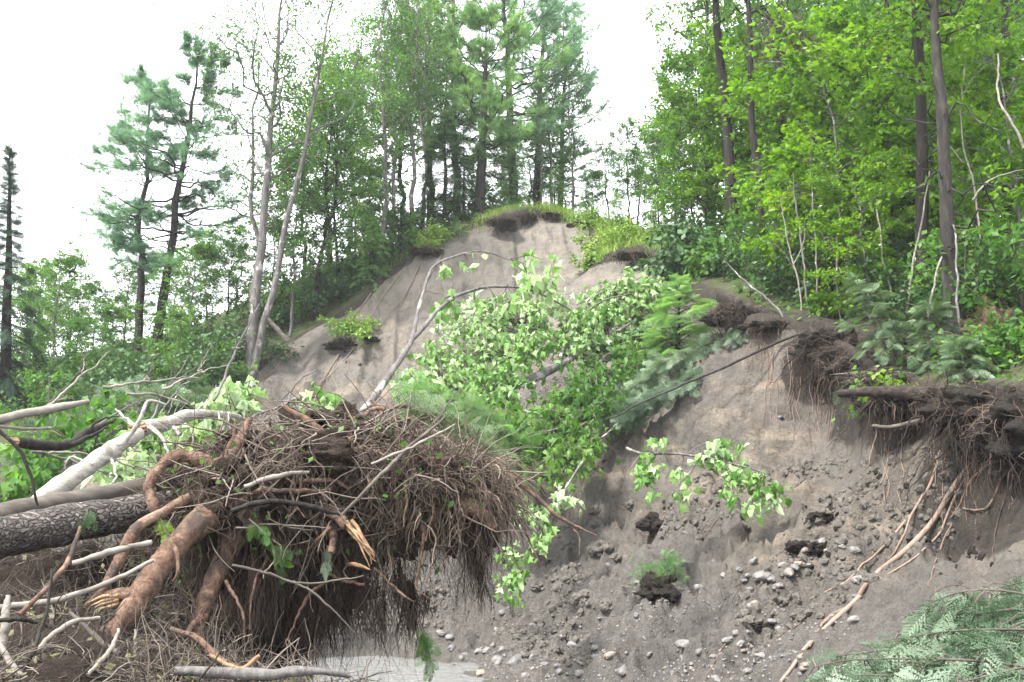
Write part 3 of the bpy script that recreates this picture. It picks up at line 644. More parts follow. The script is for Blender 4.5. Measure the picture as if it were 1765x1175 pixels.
for i, (x, y, Y, ty, lab) in enumerate([
        (650, 480, 31, -40, 'slender birch with a dark trunk, left of the hilltop'), (668, 470, 32, 20, 'slender birch close beside the first hilltop birch'),
        (710, 440, 32, -70, 'tall airy birch above the upper slide edge'), (728, 430, 34, -20, 'pale tall birch just left of the hemlock shadow'),
        (600, 500, 34, 60, 'airy birch standing behind the maples'), (930, 372, 37, 150, 'sparse birch right of the big pine'),
        (985, 380, 38, 110, 'thin birch against the white sky on the hilltop'), (955, 375, 39, 60, 'pale birch behind the grassy crest'), (765, 420, 37, 40, 'birch half hidden behind the big pine')]):
    f = upright(x, y, Y); stand(M_c, f, px_h(f, ty), lab, group=GC, wide=.95)
# --- hilltop pines and hemlocks
b = upright(826, 372, 33.6); make_tree('pine_tree', pine(7, span(b, 838, 40), .2, .28, 2.7, 13, 4, .3, .12, 9, 10, .35), M['bark_pine'], M['paleneedle'], 'big pine with a stout grey trunk on the hilltop', 'pine tree', b, GC)
P_a = (proto('pine_tree', pine(8, (.3, 0, 12), .17, .26, 2.7, 17, 4, .28, .15, 8, 9, .3, stub=16), M['bark_pine'], M['pine'], '', 'pine tree', GC), 12)
P_b = (proto('pine_tree', pine(9, (-.2, .2, 12), .17, .33, 2.4, 16, 4, .28, .2, 8, 9, .35, stub=16), M['bark_pine'], M['paleneedle'], '', 'pine tree', GC), 12)
for pr, x, y, Y, ty, lab, w in [
        (P_a, 885, 380, 38, -120, 'tall dense pine rising behind the big trunked pine', 1.15), (P_a, 925, 375, 40, -60, 'broad dense pine right of the tall hilltop pine', 1.1),
        (P_b, 790, 400, 36, -90, 'tall pine left of the big trunked pine', 1.0), (P_b, 745, 425, 38, -30, 'pale feathery pine between the birches and the big pine', 1.0),
        (P_a, 965, 375, 42, 20, 'blue green pine at the right end of the hilltop group', 1.0)]:
    f = upright(x, y, Y); stand(pr, f, px_h(f, ty), lab, wide=w, group=GC)
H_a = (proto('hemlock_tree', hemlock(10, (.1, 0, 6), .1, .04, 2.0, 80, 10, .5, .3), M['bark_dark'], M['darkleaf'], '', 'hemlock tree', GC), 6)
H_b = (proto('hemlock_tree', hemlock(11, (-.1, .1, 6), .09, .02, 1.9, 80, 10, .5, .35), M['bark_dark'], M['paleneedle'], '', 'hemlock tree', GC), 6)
for pr, x, y, Y, ty, lab, w in [
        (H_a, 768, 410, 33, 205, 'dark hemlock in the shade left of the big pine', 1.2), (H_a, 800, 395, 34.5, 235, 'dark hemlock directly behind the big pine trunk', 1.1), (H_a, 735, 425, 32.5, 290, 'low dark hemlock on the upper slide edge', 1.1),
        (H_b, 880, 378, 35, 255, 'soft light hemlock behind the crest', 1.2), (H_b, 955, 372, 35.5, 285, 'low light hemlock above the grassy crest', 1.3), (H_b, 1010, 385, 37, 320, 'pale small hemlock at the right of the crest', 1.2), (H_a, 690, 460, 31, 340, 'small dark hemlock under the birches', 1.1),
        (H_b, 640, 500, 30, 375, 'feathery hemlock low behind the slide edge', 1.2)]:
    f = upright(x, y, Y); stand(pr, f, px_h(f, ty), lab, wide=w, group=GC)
# --- the saddle between hilltop and right wood
for pr, x, y, Y, ty, lab, w in [
        (M_b, 1085, 430, 34, 225, 'soft green maple in the saddle right of the crest', .9), (H_b, 1065, 430, 32, 330, 'light hemlock sapling in the saddle', 1.2), (M_a, 1130, 440, 33, 240, 'leafy maple left of the right wood', .9),
        (P_b, 1165, 440, 35, 190, 'pale pine filling the edge of the right wood', 1.0), (H_b, 1135, 440, 29.5, 335, 'feathery light hemlock on the grassy lobe', 1.3), (M_b, 1195, 450, 31, 210, 'maple with blue green leaves at the wood edge', .9), (H_a, 1180, 455, 27, 350, 'dark hemlock by the dark leaved shrub', 1.3)]:
    f = upright(x, y, Y); stand(pr, f, px_h(f, ty), lab, wide=w, group=GR)
# --- right wood: tall dark trunks
T_a = (proto('ash_tree', broadleaf(30, (0, 0, 13), .15, .48, 2.6, 26, 8, 16, .15, elev=(.3, 1.1), prof='round', droop=.5, stub=14, wig=.12), M['bark_dark'], M['leaf'], '', 'ash tree', GR), 13)
T_b = (proto('ash_tree', broadleaf(31, (.2, -.1, 14), .135, .5, 2.5, 26, 8, 16, .15, elev=(.3, 1.1), prof='round', droop=.5, stub=18, wig=.2), M['bark_dark'], M['leaf'], '', 'ash tree', GR), 14)
def trunk_tree(pr, x, y, Y, tx, ty, H, lab, wide=1.0, leaf=None):
    f = upright(x, y, Y); v = span(f, tx, ty); v = v / np.linalg.norm(v); 
    return stand(pr, f, H, lab, rz=0, lean=(-math.asin(np.clip(v[1], -1, 1)) , math.atan2(v[0], v[2])), wide=wide, group=GR)
for a in [(T_a, 1272, 465, 25, 1238, 20, 14, 'dark ash trunk standing first at the left of the right wood', 1.0), (T_b, 1316, 490, 22, 1290, 0, 13, 'thin dark ash trunk second in the right wood', .8),
          (T_a, 1594, 528, 16.5, 1584, 0, 13, 'thick black trunk behind the grey brown trunk', .8), (T_b, 1740, 520, 18, 1735, 60, 13, 'dark forked looking trunk near the right edge', .75),
          (T_b, 1762, 530, 19.5, 1738, 90, 13, 'dark trunk at the right edge half behind its neighbour', .75), (T_b, 1532, 500, 21, 1530, 10, 13, 'slim dark trunk amid the bright maple leaves', .6),
          (T_a, 1345, 480, 27, 1348, 0, 13, 'slim trunk deep in the wood right of the first two trunks', .6), (T_b, 1440, 500, 26, 1430, 0, 14, 'slim trunk deep in the wood behind the bare poles', .6),
          (T_a, 1690, 520, 23, 1690, 0, 13, 'slim trunk deep in the wood right of the grey brown trunk', .6), (T_b, 1225, 455, 31, 1215, 0, 12, 'tall tree at the sky edge of the right wood', 1.0),
          (T_a, 1480, 480, 30, 1475, 0, 13, 'tree far back in the middle of the right wood', .8), (T_a, 1620, 480, 30, 1618, 0, 13, 'tree far back behind the black trunk', .8), (T_b, 1790, 490, 27, 1790, 0, 13, 'tree far back at the right edge of the wood', .8)]:
    trunk_tree(*a)
b = upright(1643, 570, 14.8); make_tree('ash_tree', broadleaf(33, span(b, 1582, -260), .125, .62, 2.2, 18, 7, 14, .14, elev=(.3, 1.0), stub=26, wig=.12), M['bark_pine'], M['leaf'], 'grey brown trunk leaning left, nearest tall tree on the right bank', 'ash tree', b, GR)
# --- right wood: bright maples in layered sprays
S_a = (proto('maple_sapling', broadleaf(40, (.3, .2, 6), .05, .15, 2.3, 26, 9, 16, .15, bend=(0, 0, -.08), elev=(.35, .75), flat=.75, tmpl=LEAF_LOBED, prof='even', droop=.25, spread=.5), M['bark_grey'], M['maple'], '', 'maple sapling', GR), 6)
S_b = (proto('maple_sapling', broadleaf(41, (-.4, 0, 7), .055, .2, 2.2, 28, 9, 15, .15, bend=(0, 0, -.05), elev=(.3, .8), flat=.75, tmpl=LEAF_LOBED, prof='round', droop=.25, spread=.5), M['bark_dark'], M['maple'], '', 'maple sapling', GR), 7)
S_c = (proto('understory_maple', broadleaf(42, (.2, -.2, 5), .04, .12, 1.7, 24, 8, 15, .14, elev=(.3, 1.0), flat=.4, tmpl=LEAF_LOBED, prof='even', droop=.4), M['bark_dark'], M['leaf'], '', 'maple', GR), 5)
for pr, x, y, Y, ty, lab, w in [
        (S_a, 1470, 520, 19, 110, 'bright yellow green maple in the middle of the right wood', 1.1), (S_b, 1540, 525, 19.5, 60, 'bright maple with layered boughs left of the black trunk', 1.0),
        (S_b, 1400, 510, 24, 80, 'bright maple right of the two thin dark trunks', 1.0), (S_a, 1500, 530, 17.5, 300, 'low bright maple in front of the wood', 1.0),
        (S_a, 1345, 500, 21, 330, 'small yellow green maple at the foot of the second trunk', .9), (S_b, 1270, 470, 27, 170, 'light maple wrapped round the first dark trunk', .9),
        (S_b, 1225, 455, 28, 110, 'pale maple at the sky edge of the right wood', .9), (S_a, 1660, 520, 19, 200, 'bright maple right of the grey brown trunk', .9),
        (S_b, 1715, 540, 17.5, 150, 'bright maple near the right edge', .8), (S_a, 1780, 560, 15.5, 40, 'near maple boughs hanging in at the right edge', .9),
        (S_c, 1590, 520, 20, 300, 'darker low maple behind the black trunk', 1.1), (S_c, 1440, 500, 24, 360, 'dark low maple deep in the wood', 1.2), (S_c, 1370, 495, 25, 370, 'dark low maple behind the bare poles', 1.2),
        (S_c, 1680, 540, 18, 400, 'dark low maple behind the fir boughs', 1.2), (S_c, 1750, 570, 16, 430, 'dark leaved low maple at the right edge', 1.1), (S_c, 1300, 480, 26, 380, 'dark low maple between the first trunks', 1.2),
        (S_b, 1330, 480, 29, 90, 'maple behind the first two dark trunks', 1.1), (S_b, 1580, 490, 27, 40, 'tall maple far back in the wood', 1.1), (S_a, 1700, 490, 27, 120, 'maple far back at the right of the wood', 1.2), (S_a, 1450, 480, 31, 120, 'maple far back left of the middle of the wood', 1.3), (S_c, 1530, 505, 25, 340, 'dense low maple in the depth of the wood', 1.4),
        (S_c, 1640, 505, 25, 350, 'dense low maple deep behind the grey brown trunk', 1.4), (S_c, 1750, 510, 25, 380, 'dense low maple deep at the right edge', 1.4)]:
    f = upright(x, y, Y); stand(pr, f, px_h(f, ty), lab, wide=w, group=GR)

for k, (pr, x, y, Y, ty, w) in enumerate([(M_b, 1230, 450, 37, 120, 1.3), (M_b, 1300, 460, 38, 60, 1.3), (M_a, 1370, 470, 36, 120, 1.5), (M_b, 1440, 470, 40, 20, 1.4), (M_a, 1500, 470, 37, 90, 1.5), (M_b, 1560, 470, 40, 0, 1.4), (M_a, 1620, 470, 37, 60, 1.5),
        (M_b, 1690, 470, 40, -20, 1.4), (M_a, 1750, 480, 36, 40, 1.5), (M_b, 1810, 490, 35, -20, 1.4), (M_a, 1410, 480, 33, 240, 1.6), (M_a, 1530, 490, 33, 200, 1.6), (M_a, 1660, 490, 32, 200, 1.6), (M_a, 1780, 500, 30, 180, 1.6), (M_a, 1320, 480, 34, 220, 1.5), (M_a, 1590, 500, 29, 260, 1.5), (M_a, 1470, 500, 29, 260, 1.5)]):
    f = upright(x, y, Y); stand(pr, f, px_h(f, ty), 'leafy tree standing far back in the right wood behind the maples', wide=w, group='trees far back in the right wood')
for k, (pr, x, y, Y, ty, w) in enumerate([(M_b, 60, 690, 34, 470, 1.5), (M_a, 110, 690, 36, 500, 1.6), (M_a, 170, 690, 38, 520, 1.6), (M_a, 230, 680, 37, 480, 1.6), (M_a, 290, 670, 36, 470, 1.6), (M_a, 350, 660, 37, 440, 1.6), (M_a, 400, 640, 35, 400, 1.5), (M_b, 60, 700, 28, 520, 1.3), (M_a, 180, 695, 28, 540, 1.5)]):
    f = upright(x, y, Y); stand(pr, f, px_h(f, ty), 'leafy tree far back in the left wood under the white sky', wide=w, group='trees far back in the left wood')
for k, (pr, x, y, Y, ty, w, lab) in enumerate([(M_b, 520, 570, 34, 240, 1.4, 'full green maple filling the gap behind the grey hardwoods'), (M_b, 565, 540, 36, 120, 1.3, 'tall green maple behind the narrow bright maple'), (M_a, 610, 520, 35, 330, 1.5, 'low full maple behind the slide edge shrubs'), (M_b, 690, 460, 37, 100, 1.3, 'green maple between the hilltop birches'), (M_a, 650, 490, 36, 300, 1.5, 'low maple under the hilltop birches'), (M_b, 1050, 420, 38, 260, 1.2, 'pale maple behind the saddle'), (M_a, 870, 380, 39, 250, 1.6, 'low maple behind the big pine trunk'), (M_a, 915, 376, 41, 240, 1.6, 'low maple behind the middle of the crest'), (M_a, 975, 380, 40, 280, 1.6, 'low maple behind the right part of the crest'), (M_a, 1025, 390, 39, 300, 1.6, 'low maple at the right end of the crest'), (M_b, 1100, 435, 37, 270, 1.5, 'full maple far back in the saddle'), (M_b, 1150, 440, 38, 230, 1.5, 'taller full maple far back at the wood edge'), (M_a, 820, 395, 40, 270, 1.6, 'low maple far back left of the big pine')]):
    f = upright(x, y, Y); stand(pr, f, px_h(f, ty), lab, wide=w, group=GC)

# ------------------------------------------------------------------ foreground: the uprooted stump
def hitp(px, py, off=.05, y0=6.0):
    p = hit(px, py, y0); d = p - EYE; return p - d / np.linalg.norm(d) * off
def blob(c, r, seed, amp=.18, sub=4, freq=2.2, oct=4, sharp=0):
    """displaced ellipsoid vertices/faces"""
    import bmesh
    bm = bmesh.new(); bmesh.ops.create_icosphere(bm, subdivisions=sub, radius=1.0)
    v = np.array([x.co[:] for x in bm.verts]); f = np.array([[l.index for l in x.verts] for x in bm.faces]); bm.free()
    r = np.asarray(r, float); n = fbm(v * (r / r.max()) ** .8 * freq + seed * 7.3, seed, oct, .55)
    if sharp: n = n * .5 + np.abs(n) * -.5 + np.floor(n * sharp) / sharp * .5
    return np.asarray(c, float) + v * r * (1 + amp * n)[:, None], f
def soil_mat(name, cols, scale=14, rough=.95):
    t = NT(name); n1 = t.noise(scale, 6, .7); n2 = t.noise(scale * 4, 4, .7)
    c = t.ramp(t.math('ADD', t.math('MULTIPLY', n1, .6), t.math('MULTIPLY', n2, .4)), [(.3, cols[0]), (.52, cols[1]), (.75, cols[2])])
    return t.done(t.principled(c, rough, t.bump(n2, .8, .015, t.bump(n1, .9, .05)), .2))
M['peat'] = soil_mat('black peaty soil', [(.006, .005, .0045), (.02, .016, .013), (.055, .043, .035)])
M['rootsoil'] = soil_mat('root bound soil', [(.014, .01, .008), (.05, .035, .026), (.13, .09, .066)], 22)
M['clod'] = soil_mat('grey sandy clod', [(.066, .058, .05), (.122, .11, .097), (.175, .16, .144)], 12)
g4 = np.random.default_rng(404)
stump = empty('uprooted_stump', upright(560, 1080, 6.6), 'uprooted stump with tangled hanging roots above the stream', 'uprooted stump')
S0 = np.array(stump.location)
def loc_(p): return np.asarray(p, float) - S0
ELL = [(P(540, 800, 6.8), (.86, .62, .25)), (P(730, 830, 6.7), (.5, .5, .25)), (P(455, 880, 6.5), (.5, .45, .33)), (P(640, 900, 6.8), (.62, .42, .34)), (P(790, 860, 6.6), (.22, .35, .26)), (P(660, 752, 7.2), (.34, .35, .12)),
       (P(430, 1000, 6.7), (.36, .3, .45)), (P(570, 1000, 6.9), (.3, .3, .26)), (P(330, 1010, 7.1), (.5, .3, .5)), (P(480, 1080, 7.0), (.3, .25, .3)), (P(330, 850, 6.7), (.3, .35, .16)), (P(560, 730, 7.2), (.3, .3, .1)), (P(840, 905, 6.6), (.09, .2, .2))]
mb = MB()
for k, (c, r) in enumerate(ELL): mb.add(*blob(loc_(c), np.array(r) * .8, 100 + k, .42, 5, 3.4, 6), .5)
mb.build('root_plate', M['rootsoil'], stump)
def ell_pts(n, lo, hi, which, front=True):
    """points on the root plate: lo..hi is the range of the upward component of the normal"""
    wts = np.array([ELL[k][1][0] * ELL[k][1][2] for k in which]); wts = wts / wts.sum()
    k = g4.choice(len(which), n, p=wts); zz = g4.uniform(lo, hi, n); a = g4.uniform(math.pi, 2 * math.pi, n) if front else g4.uniform(0, 2 * math.pi, n)
    s = np.sqrt(1 - zz ** 2); nn = np.stack([np.cos(a) * s, np.sin(a) * s, zz], 1)
    c = np.array([ELL[which[i]][0] for i in k]); r = np.array([ELL[which[i]][1] for i in k])
    return c + nn * r * 1.02, nrm(nn / r)
def strands(mb, p, d, L, r0, n=9, wig=.5, grav=0.0, sides=4, rnd=None, curl=0):
    """thin wandering roots: heading d turning downward by grav"""
    S = len(p); pts = np.empty((S, n, 3)); pts[:, 0] = p; d = nrm(d); st = (L / (n - 1))[:, None]
    for k in range(1, n):
        d = nrm(d + g4.normal(size=(S, 3)) * wig * .5 + np.array([0, 0, -1.0]) * np.reshape(grav, (-1, 1)) * .35)
        pts[:, k] = pts[:, k - 1] + d * st
    add_tubes(mb, pts, np.asarray(r0)[:, None] * np.linspace(1, .35, n)[None], sides, rnd)
    return pts
allE = [0, 1, 2, 3, 4, 5, 10, 11, 8]
def patchy(p, nn, th=-.15, f=4.5):
    k = noise(p * f, 61) + .5 * noise(p * f * 2.3, 62) > th; return p[k], nn[k]
def tone(p, lo, hi): return np.clip(lo + (hi - lo) * (.5 + .45 * noise(p * 3.0, 63) + .4 * (g4.random(len(p)) - .5)), 0, 1)
def thick(n, lo=.0009, mid=.0022, big=.008, share=.07): return np.where(g4.random(n) < share, g4.uniform(mid, big, n), g4.uniform(lo, mid, n))
mb = MB()
p, nn = patchy(*ell_pts(3400, .3, 1, allE, False), -.1); t_ = nrm(np.cross(nn, g4.normal(size=p.shape)) + nn * .14)
strands(mb, loc_(p), t_, g4.uniform(.1, .7, len(p)), thick(len(p), share=.16), 10, .75, .12, rnd=tone(p, .3, 1))
p, nn = patchy(*ell_pts(3400, -.4, .5, allE), .15); t_ = nrm(np.cross(nn, g4.normal(size=p.shape)) + nn * .25)
strands(mb, loc_(p), t_, g4.uniform(.08, .5, len(p)), thick(len(p), share=.12), 10, .95, .45, rnd=tone(p, .0, .95))
def lip(n, x0, x1, ya, yb, Yr, dx):
    p = np.array([P(x, y, Y) for x, y, Y in zip(g4.uniform(x0, x1, n), g4.uniform(ya, yb, n), g4.uniform(*Yr, n))])
    d = np.stack([g4.uniform(*dx, n), g4.uniform(-.6, .3, n), g4.uniform(-.7, .3, n)], 1)
    strands(mb, loc_(p), d, g4.uniform(.08, .4, n), thick(n, share=.15), 10, .5, .5, rnd=g4.uniform(.3, .95, n))
p, nn = ell_pts(130, .5, 1, allE, False); strands(mb, loc_(p), nn + g4.normal(size=p.shape) * .7, g4.uniform(.12, .42, 130), g4.uniform(.002, .0065, 130), 9, .5, .08, rnd=g4.uniform(.3, .95, 130))
lip(520, 740, 880, 785, 850, (6.2, 6.8), (.1, 1)); lip(240, 560, 760, 750, 790, (6.2, 6.7), (-.6, .8)); lip(200, 300, 520, 770, 850, (6.1, 6.6), (-.8, .6)); lip(260, 840, 885, 820, 900, (6.4, 6.7), (-.3, .8))
tag(mb.build('root_mat', M['root_fine'], stump), kind='stuff')
mb = MB()
p, nn = ell_pts(1500, -.95, .1, [0, 1, 2, 3, 4, 6, 7, 8, 9]); d = nn + [0, -.2, -.6]
strands(mb, loc_(p), d, g4.uniform(.1, .5, len(p)), thick(len(p)), 11, .6, .8, rnd=g4.uniform(0, .65, len(p)))
def curtain(n, x0, x1, ya, yb, Lr, Yr=(6.3, 7.0), wig=.5, rn=(0, .6), grav=1.0, clump=14, share=.05):
    """hanging roots in separate bunches of uneven length"""
    nc = max(1, n // clump); cx, cy, cY = g4.uniform(x0, x1, nc), g4.uniform(ya, yb, nc), g4.uniform(*Yr, nc); cl = g4.uniform(*Lr, nc); k = g4.integers(0, nc, n)
    p = np.array([P(a, b, c) for a, b, c in zip(cx[k] + g4.normal(size=n) * 4, cy[k] + g4.normal(size=n) * 8, cY[k])]) + g4.normal(size=(n, 3)) * .012
    strands(mb, loc_(p), np.tile([0, 0, -1.0], (n, 1)) + g4.normal(size=(n, 3)) * .35, cl[k] * g4.uniform(.35, 1.1, n), thick(n, share=share), 13, wig, grav, rnd=np.clip(g4.uniform(*rn, nc)[k] + g4.normal(size=n) * .1, 0, 1))
curtain(1000, 420, 560, 900, 1040, (.15, .6)); curtain(760, 560, 700, 880, 1000, (.12, .6)); curtain(560, 680, 810, 860, 930, (.1, .4)); curtain(420, 370, 480, 940, 1060, (.1, .35), (6.0, 6.4), rn=(0, .8))
curtain(260, 795, 855, 880, 930, (.15, .5), (6.3, 6.7)); curtain(420, 815, 838, 955, 985, (.08, .2), (6.45, 6.55), wig=.7, rn=(0, .35), clump=90); curtain(50, 815, 832, 1000, 1020, (.1, .3), (6.4, 6.6), rn=(0, .5))
curtain(420, 680, 735, 990, 1040, (.1, .28), (6.4, 6.7), wig=.7, rn=(0, .4), clump=60); curtain(120, 640, 720, 1040, 1090, (.12, .35), (6.4, 6.7)); curtain(300, 510, 610, 1020, 1080, (.12, .42), (6.5, 6.9), rn=(0, .4)); curtain(150, 430, 720, 990, 1060, (.3, .6), (6.4, 6.9), rn=(0, .7), clump=5); curtain(60, 790, 850, 930, 1000, (.25, .5), (6.4, 6.6), rn=(0, .7), clump=5); curtain(160, 560, 660, 1010, 1060, (.15, .42), (6.5, 6.8), rn=(.1, .6)); curtain(420, 425, 550, 1040, 1110, (.1, .32), (6.4, 6.9), rn=(0, .6)); curtain(260, 290, 420, 950, 1060, (.1, .4), (6.3, 6.8), rn=(0, .7))
curtain(700, 420, 870, 810, 920, (.08, .35), (6.1, 6.4), rn=(.1, .85), wig=.8, grav=.8, clump=6, share=.1)
tag(mb.build('hanging_roots', M['root_fine'], stump), kind='stuff')
mb = MB(); p, nn = ell_pts(90, -.8, .9, allE)
for k in range(90): mb.add(*blob(loc_(p[k]) + nn[k] * .01, g4.uniform(.02, .085, 3), 1500 + k, .5, 2, 2.2, 3), g4.random())
tag(mb.build('soil_clumps', M['rootsoil'], stump), kind='stuff')
mb = MB(); p, nn = ell_pts(420, -.5, 1, allE); t_ = nrm(np.cross(nn, g4.normal(size=p.shape)) + nn * .35)
strands(mb, loc_(p) + nn * .03, t_, g4.uniform(.12, .6, len(p)), g4.uniform(.003, .0085, len(p)), 8, .25, .05, rnd=g4.uniform(.3, 1, len(p)))
tag(mb.build('tangled_twigs', M['twig'], stump), kind='stuff')
mb = MB(); p, nn = ell_pts(420, -.7, .8, allE); place(mb, LEAF_SIMPLE, loc_(p) + nn * .06, g4.normal(size=p.shape) + [0, 0, -1], nn + g4.normal(size=p.shape) * .6, g4.uniform(.025, .07, len(p)))
tag(mb.build('caught_leaves', M['leaf'], stump), kind='stuff')
def root(name, seq, r, mat, parent=None, n=22, sides=10, wob=.0, knots=0.12, seed=0, rnd=.5, label=None):
    """one tapering, knotty root or limb given by pixels and distances"""
    pts = resample(PL(seq), n); pts = pts + np.cumsum(np.random.default_rng(seed).normal(size=pts.shape), 0) * wob
    if parent is not None: pts = pts - np.array(parent.location)
    rr = np.interp(np.linspace(0, 1, n), np.linspace(0, 1, len(r)), r)
    rr = rr * (1 + knots * noise(np.c_[np.arange(n) * .45, np.full(n, seed * 3.7), np.zeros(n)], seed))
    m = MB(); add_tubes(m, pts, rr, sides, rnd); m.r[0] = np.repeat(np.linspace(0, 1, n) * np.linalg.norm(np.diff(pts, axis=0), axis=1).sum(), sides).astype(np.float32)
    if sides >= 8:
        v = m.v[0].astype(float); m.v[0] = (v + nrm(v - np.repeat(pts, sides, 0)) * (fbm(v * 16, seed + 5, 4) * .11 * np.repeat(rr, sides))[:, None]).astype(np.float32)
    o = m.build(name, mat, parent)
    if label: o['label'] = label
    return o
root('thick_root', [(385, 870, 6.3), (345, 905, 6.0), (300, 945, 5.85), (258, 995, 5.7), (222, 1045, 5.6), (165, 1090, 5.6), (125, 1098, 5.7)], [.07, .08, .075, .07, .064, .044, .015], M['root_thick'], stump, 56, 20, .004, .12, 1, label='thickest reddish brown root curving down to the left')
root('thick_root', [(425, 900, 6.4), (400, 945, 6.15), (375, 1000, 6.0), (352, 1060, 5.9), (338, 1105, 5.85)], [.07, .06, .058, .05, .026], M['root_thick'], stump, 46, 18, .002, .1, 2, label='shorter thick root dropping straight down')
torn = root('thick_root', [(275, 1000, 5.75), (240, 1020, 5.65), (205, 1028, 5.6), (175, 1036, 5.6)], [.03, .04, .036, .03], M['root_thick'], stump, 24, 12, .004, .2, 3, label='short broken stub beside the thickest root')
for k in range(4): stub_ = root('splinter', [(205, 1026 + k * 4, 5.58), (178, 1030 + k * 5, 5.56), (150 + k * 7, 1040 + k * 4, 5.55)], [.014, .011, .002], M['wood_orange'], stump, 10, 6, .002, .1, 70 + k); stub_.parent = torn
root('thick_root', [(330, 858, 6.2), (300, 872, 6.0), (262, 890, 5.9), (228, 912, 5.8), (205, 955, 5.7), (178, 1010, 5.6), (148, 1040, 5.6)], [.03, .035, .034, .034, .03, .026, .016], M['root_thick'], stump, 36, 10, .003, .15, 4)
root('thick_root', [(432, 720, 6.5), (408, 770, 6.4), (378, 820, 6.3), (345, 868, 6.2)], [.02, .034, .036, .04], M['root_thick'], stump, 26, 10, .003, .2, 5, label='upright root end sticking up at the left')
root('thick_root', [(405, 725, 6.5), (398, 760, 6.45), (372, 810, 6.4)], [.012, .02, .026], M['root_thick'], stump, 20, 8, .003, .2, 6)
root('thick_root', [(268, 880, 6.15), (262, 835, 6.2), (285, 795, 6.25), (330, 776, 6.3), (385, 786, 6.35), (420, 800, 6.4)], [.03, .035, .038, .042, .05, .06], M['root_thick'], stump, 32, 10, .006, .2, 7, label='arching hairy root loop above the log')
torn = root('thick_root', [(550, 870, 6.4), (575, 886, 6.25), (600, 908, 6.15)], [.03, .034, .026], M['root_thick'], stump, 16, 12, .004, .2, 8, label='torn root end in the middle of the tangle')
for k in range(7): stub_ = root('splinter', [(590 + k * 3, 898 + (k % 3) * 6, 6.14), (612 + k * 3, 922 + (k % 4) * 5, 6.08), (636 + (k * 7) % 19, 945 + (k * 11) % 40, 6.04)], [.013, .009, .0015], M['wood_orange'], stump, 10, 6, .004, .1, 80 + k); stub_.parent = torn
root('thick_root', [(572, 905, 6.3), (575, 930, 6.2), (571, 955, 6.15)], [.02, .03, .022], M['root_thick'], stump, 14, 8, .002, .2, 9)
root('thick_root', [(600, 972, 6.3), (622, 972, 6.2), (640, 980, 6.15)], [.01, .014, .004], M['wood_orange'], stump, 12, 8, .002, .2, 10)
root('thick_root', [(520, 960, 6.4), (545, 935, 6.2), (572, 905, 6.15)], [.004, .008, .01], M['wood_orange'], stump, 14, 8, .003, .2, 11)
root('thick_root', [(770, 850, 6.5), (800, 865, 6.35), (835, 885, 6.3), (850, 905, 6.3)], [.05, .055, .05, .03], M['root_thick'], stump, 18, 10, .003, .2, 12)
root('thick_root', [(868, 812, 6.6), (893, 837, 6.5), (921, 862, 6.45), (962, 898, 6.4), (1014, 922, 6.4)], [.02, .016, .013, .01, .003], M['root_thick'], stump, 26, 8, .004, .1, 13, label='thin root reaching right across the grey slope')
root('thick_root', [(988, 911, 6.4), (1000, 925, 6.4), (1002, 960, 6.4)], [.006, .005, .002], M['root_thick'], stump, 12, 6, .002, .1, 14)
root('thick_root', [(880, 870, 6.5), (900, 905, 6.45), (925, 960, 6.45), (938, 985, 6.45)], [.008, .006, .005, .002], M['root_thick'], stump, 16, 6, .003, .1, 15)
for k, seq in enumerate([[(650, 985, 6.3), (690, 1015, 6.25), (720, 1035, 6.25)], [(730, 905, 6.3), (725, 960, 6.2), (712, 1010, 6.2), (735, 1030, 6.2)], [(630, 1005, 6.3), (600, 1000, 6.25), (560, 990, 6.2), (540, 1000, 6.2)], [(760, 820, 6.4), (750, 880, 6.2), (735, 930, 6.15)],
                         [(560, 1000, 6.3), (530, 1030, 6.2), (500, 1090, 6.2), (485, 1110, 6.2)], [(510, 800, 6.4), (500, 850, 6.1), (520, 900, 6.0)], [(690, 800, 6.4), (700, 850, 6.15), (690, 905, 6.1)], [(460, 960, 6.2), (440, 1020, 6.05), (430, 1080, 6.0)], [(390, 1000, 5.95), (420, 1060, 5.9), (425, 1110, 5.9)]]):
    root('thick_root', seq, [.012, .009, .004], M['root_thick'], stump, 18, 7, .004, .2, 20 + k)
root('thick_root', [(222, 1045, 5.6), (200, 1085, 5.5), (205, 1120, 5.45)], [.04, .028, .012], M['root_thick'], stump, 16, 10, .004, .2, 16)
root('thick_root', [(352, 1060, 5.9), (330, 1085, 5.8), (300, 1100, 5.75)], [.03, .02, .008], M['root_thick'], stump, 14, 9, .004, .2, 17)
root('thick_root', [(300, 935, 5.75), (303, 985, 5.68), (293, 1010, 5.66)], [.014, .012, .006], M['root_thick'], stump, 14, 8, .004, .2, 18)
# knot of thin branch wood on top of the plate
for k, seq in enumerate([[(560, 745, 7.0), (610, 720, 7.0), (650, 700, 7.05), (700, 690, 7.1)], [(590, 750, 6.9), (640, 735, 6.9), (690, 720, 7), (730, 722, 7)], [(470, 800, 6.5), (530, 775, 6.5), (600, 760, 6.5), (690, 765, 6.6)], [(620, 770, 6.5), (700, 790, 6.4), (760, 785, 6.4), (820, 775, 6.5)],
                         [(400, 870, 6.2), (450, 850, 6.1), (510, 855, 6.1), (570, 850, 6.2)], [(640, 690, 7.1), (680, 735, 7), (700, 760, 6.9)], [(480, 830, 6.35), (540, 825, 6.25), (600, 838, 6.25)]]):
    root('thick_root', seq, [.012, .02, .016, .008], M['root_thick'], stump, 20, 8, .006, .25, 40 + k)

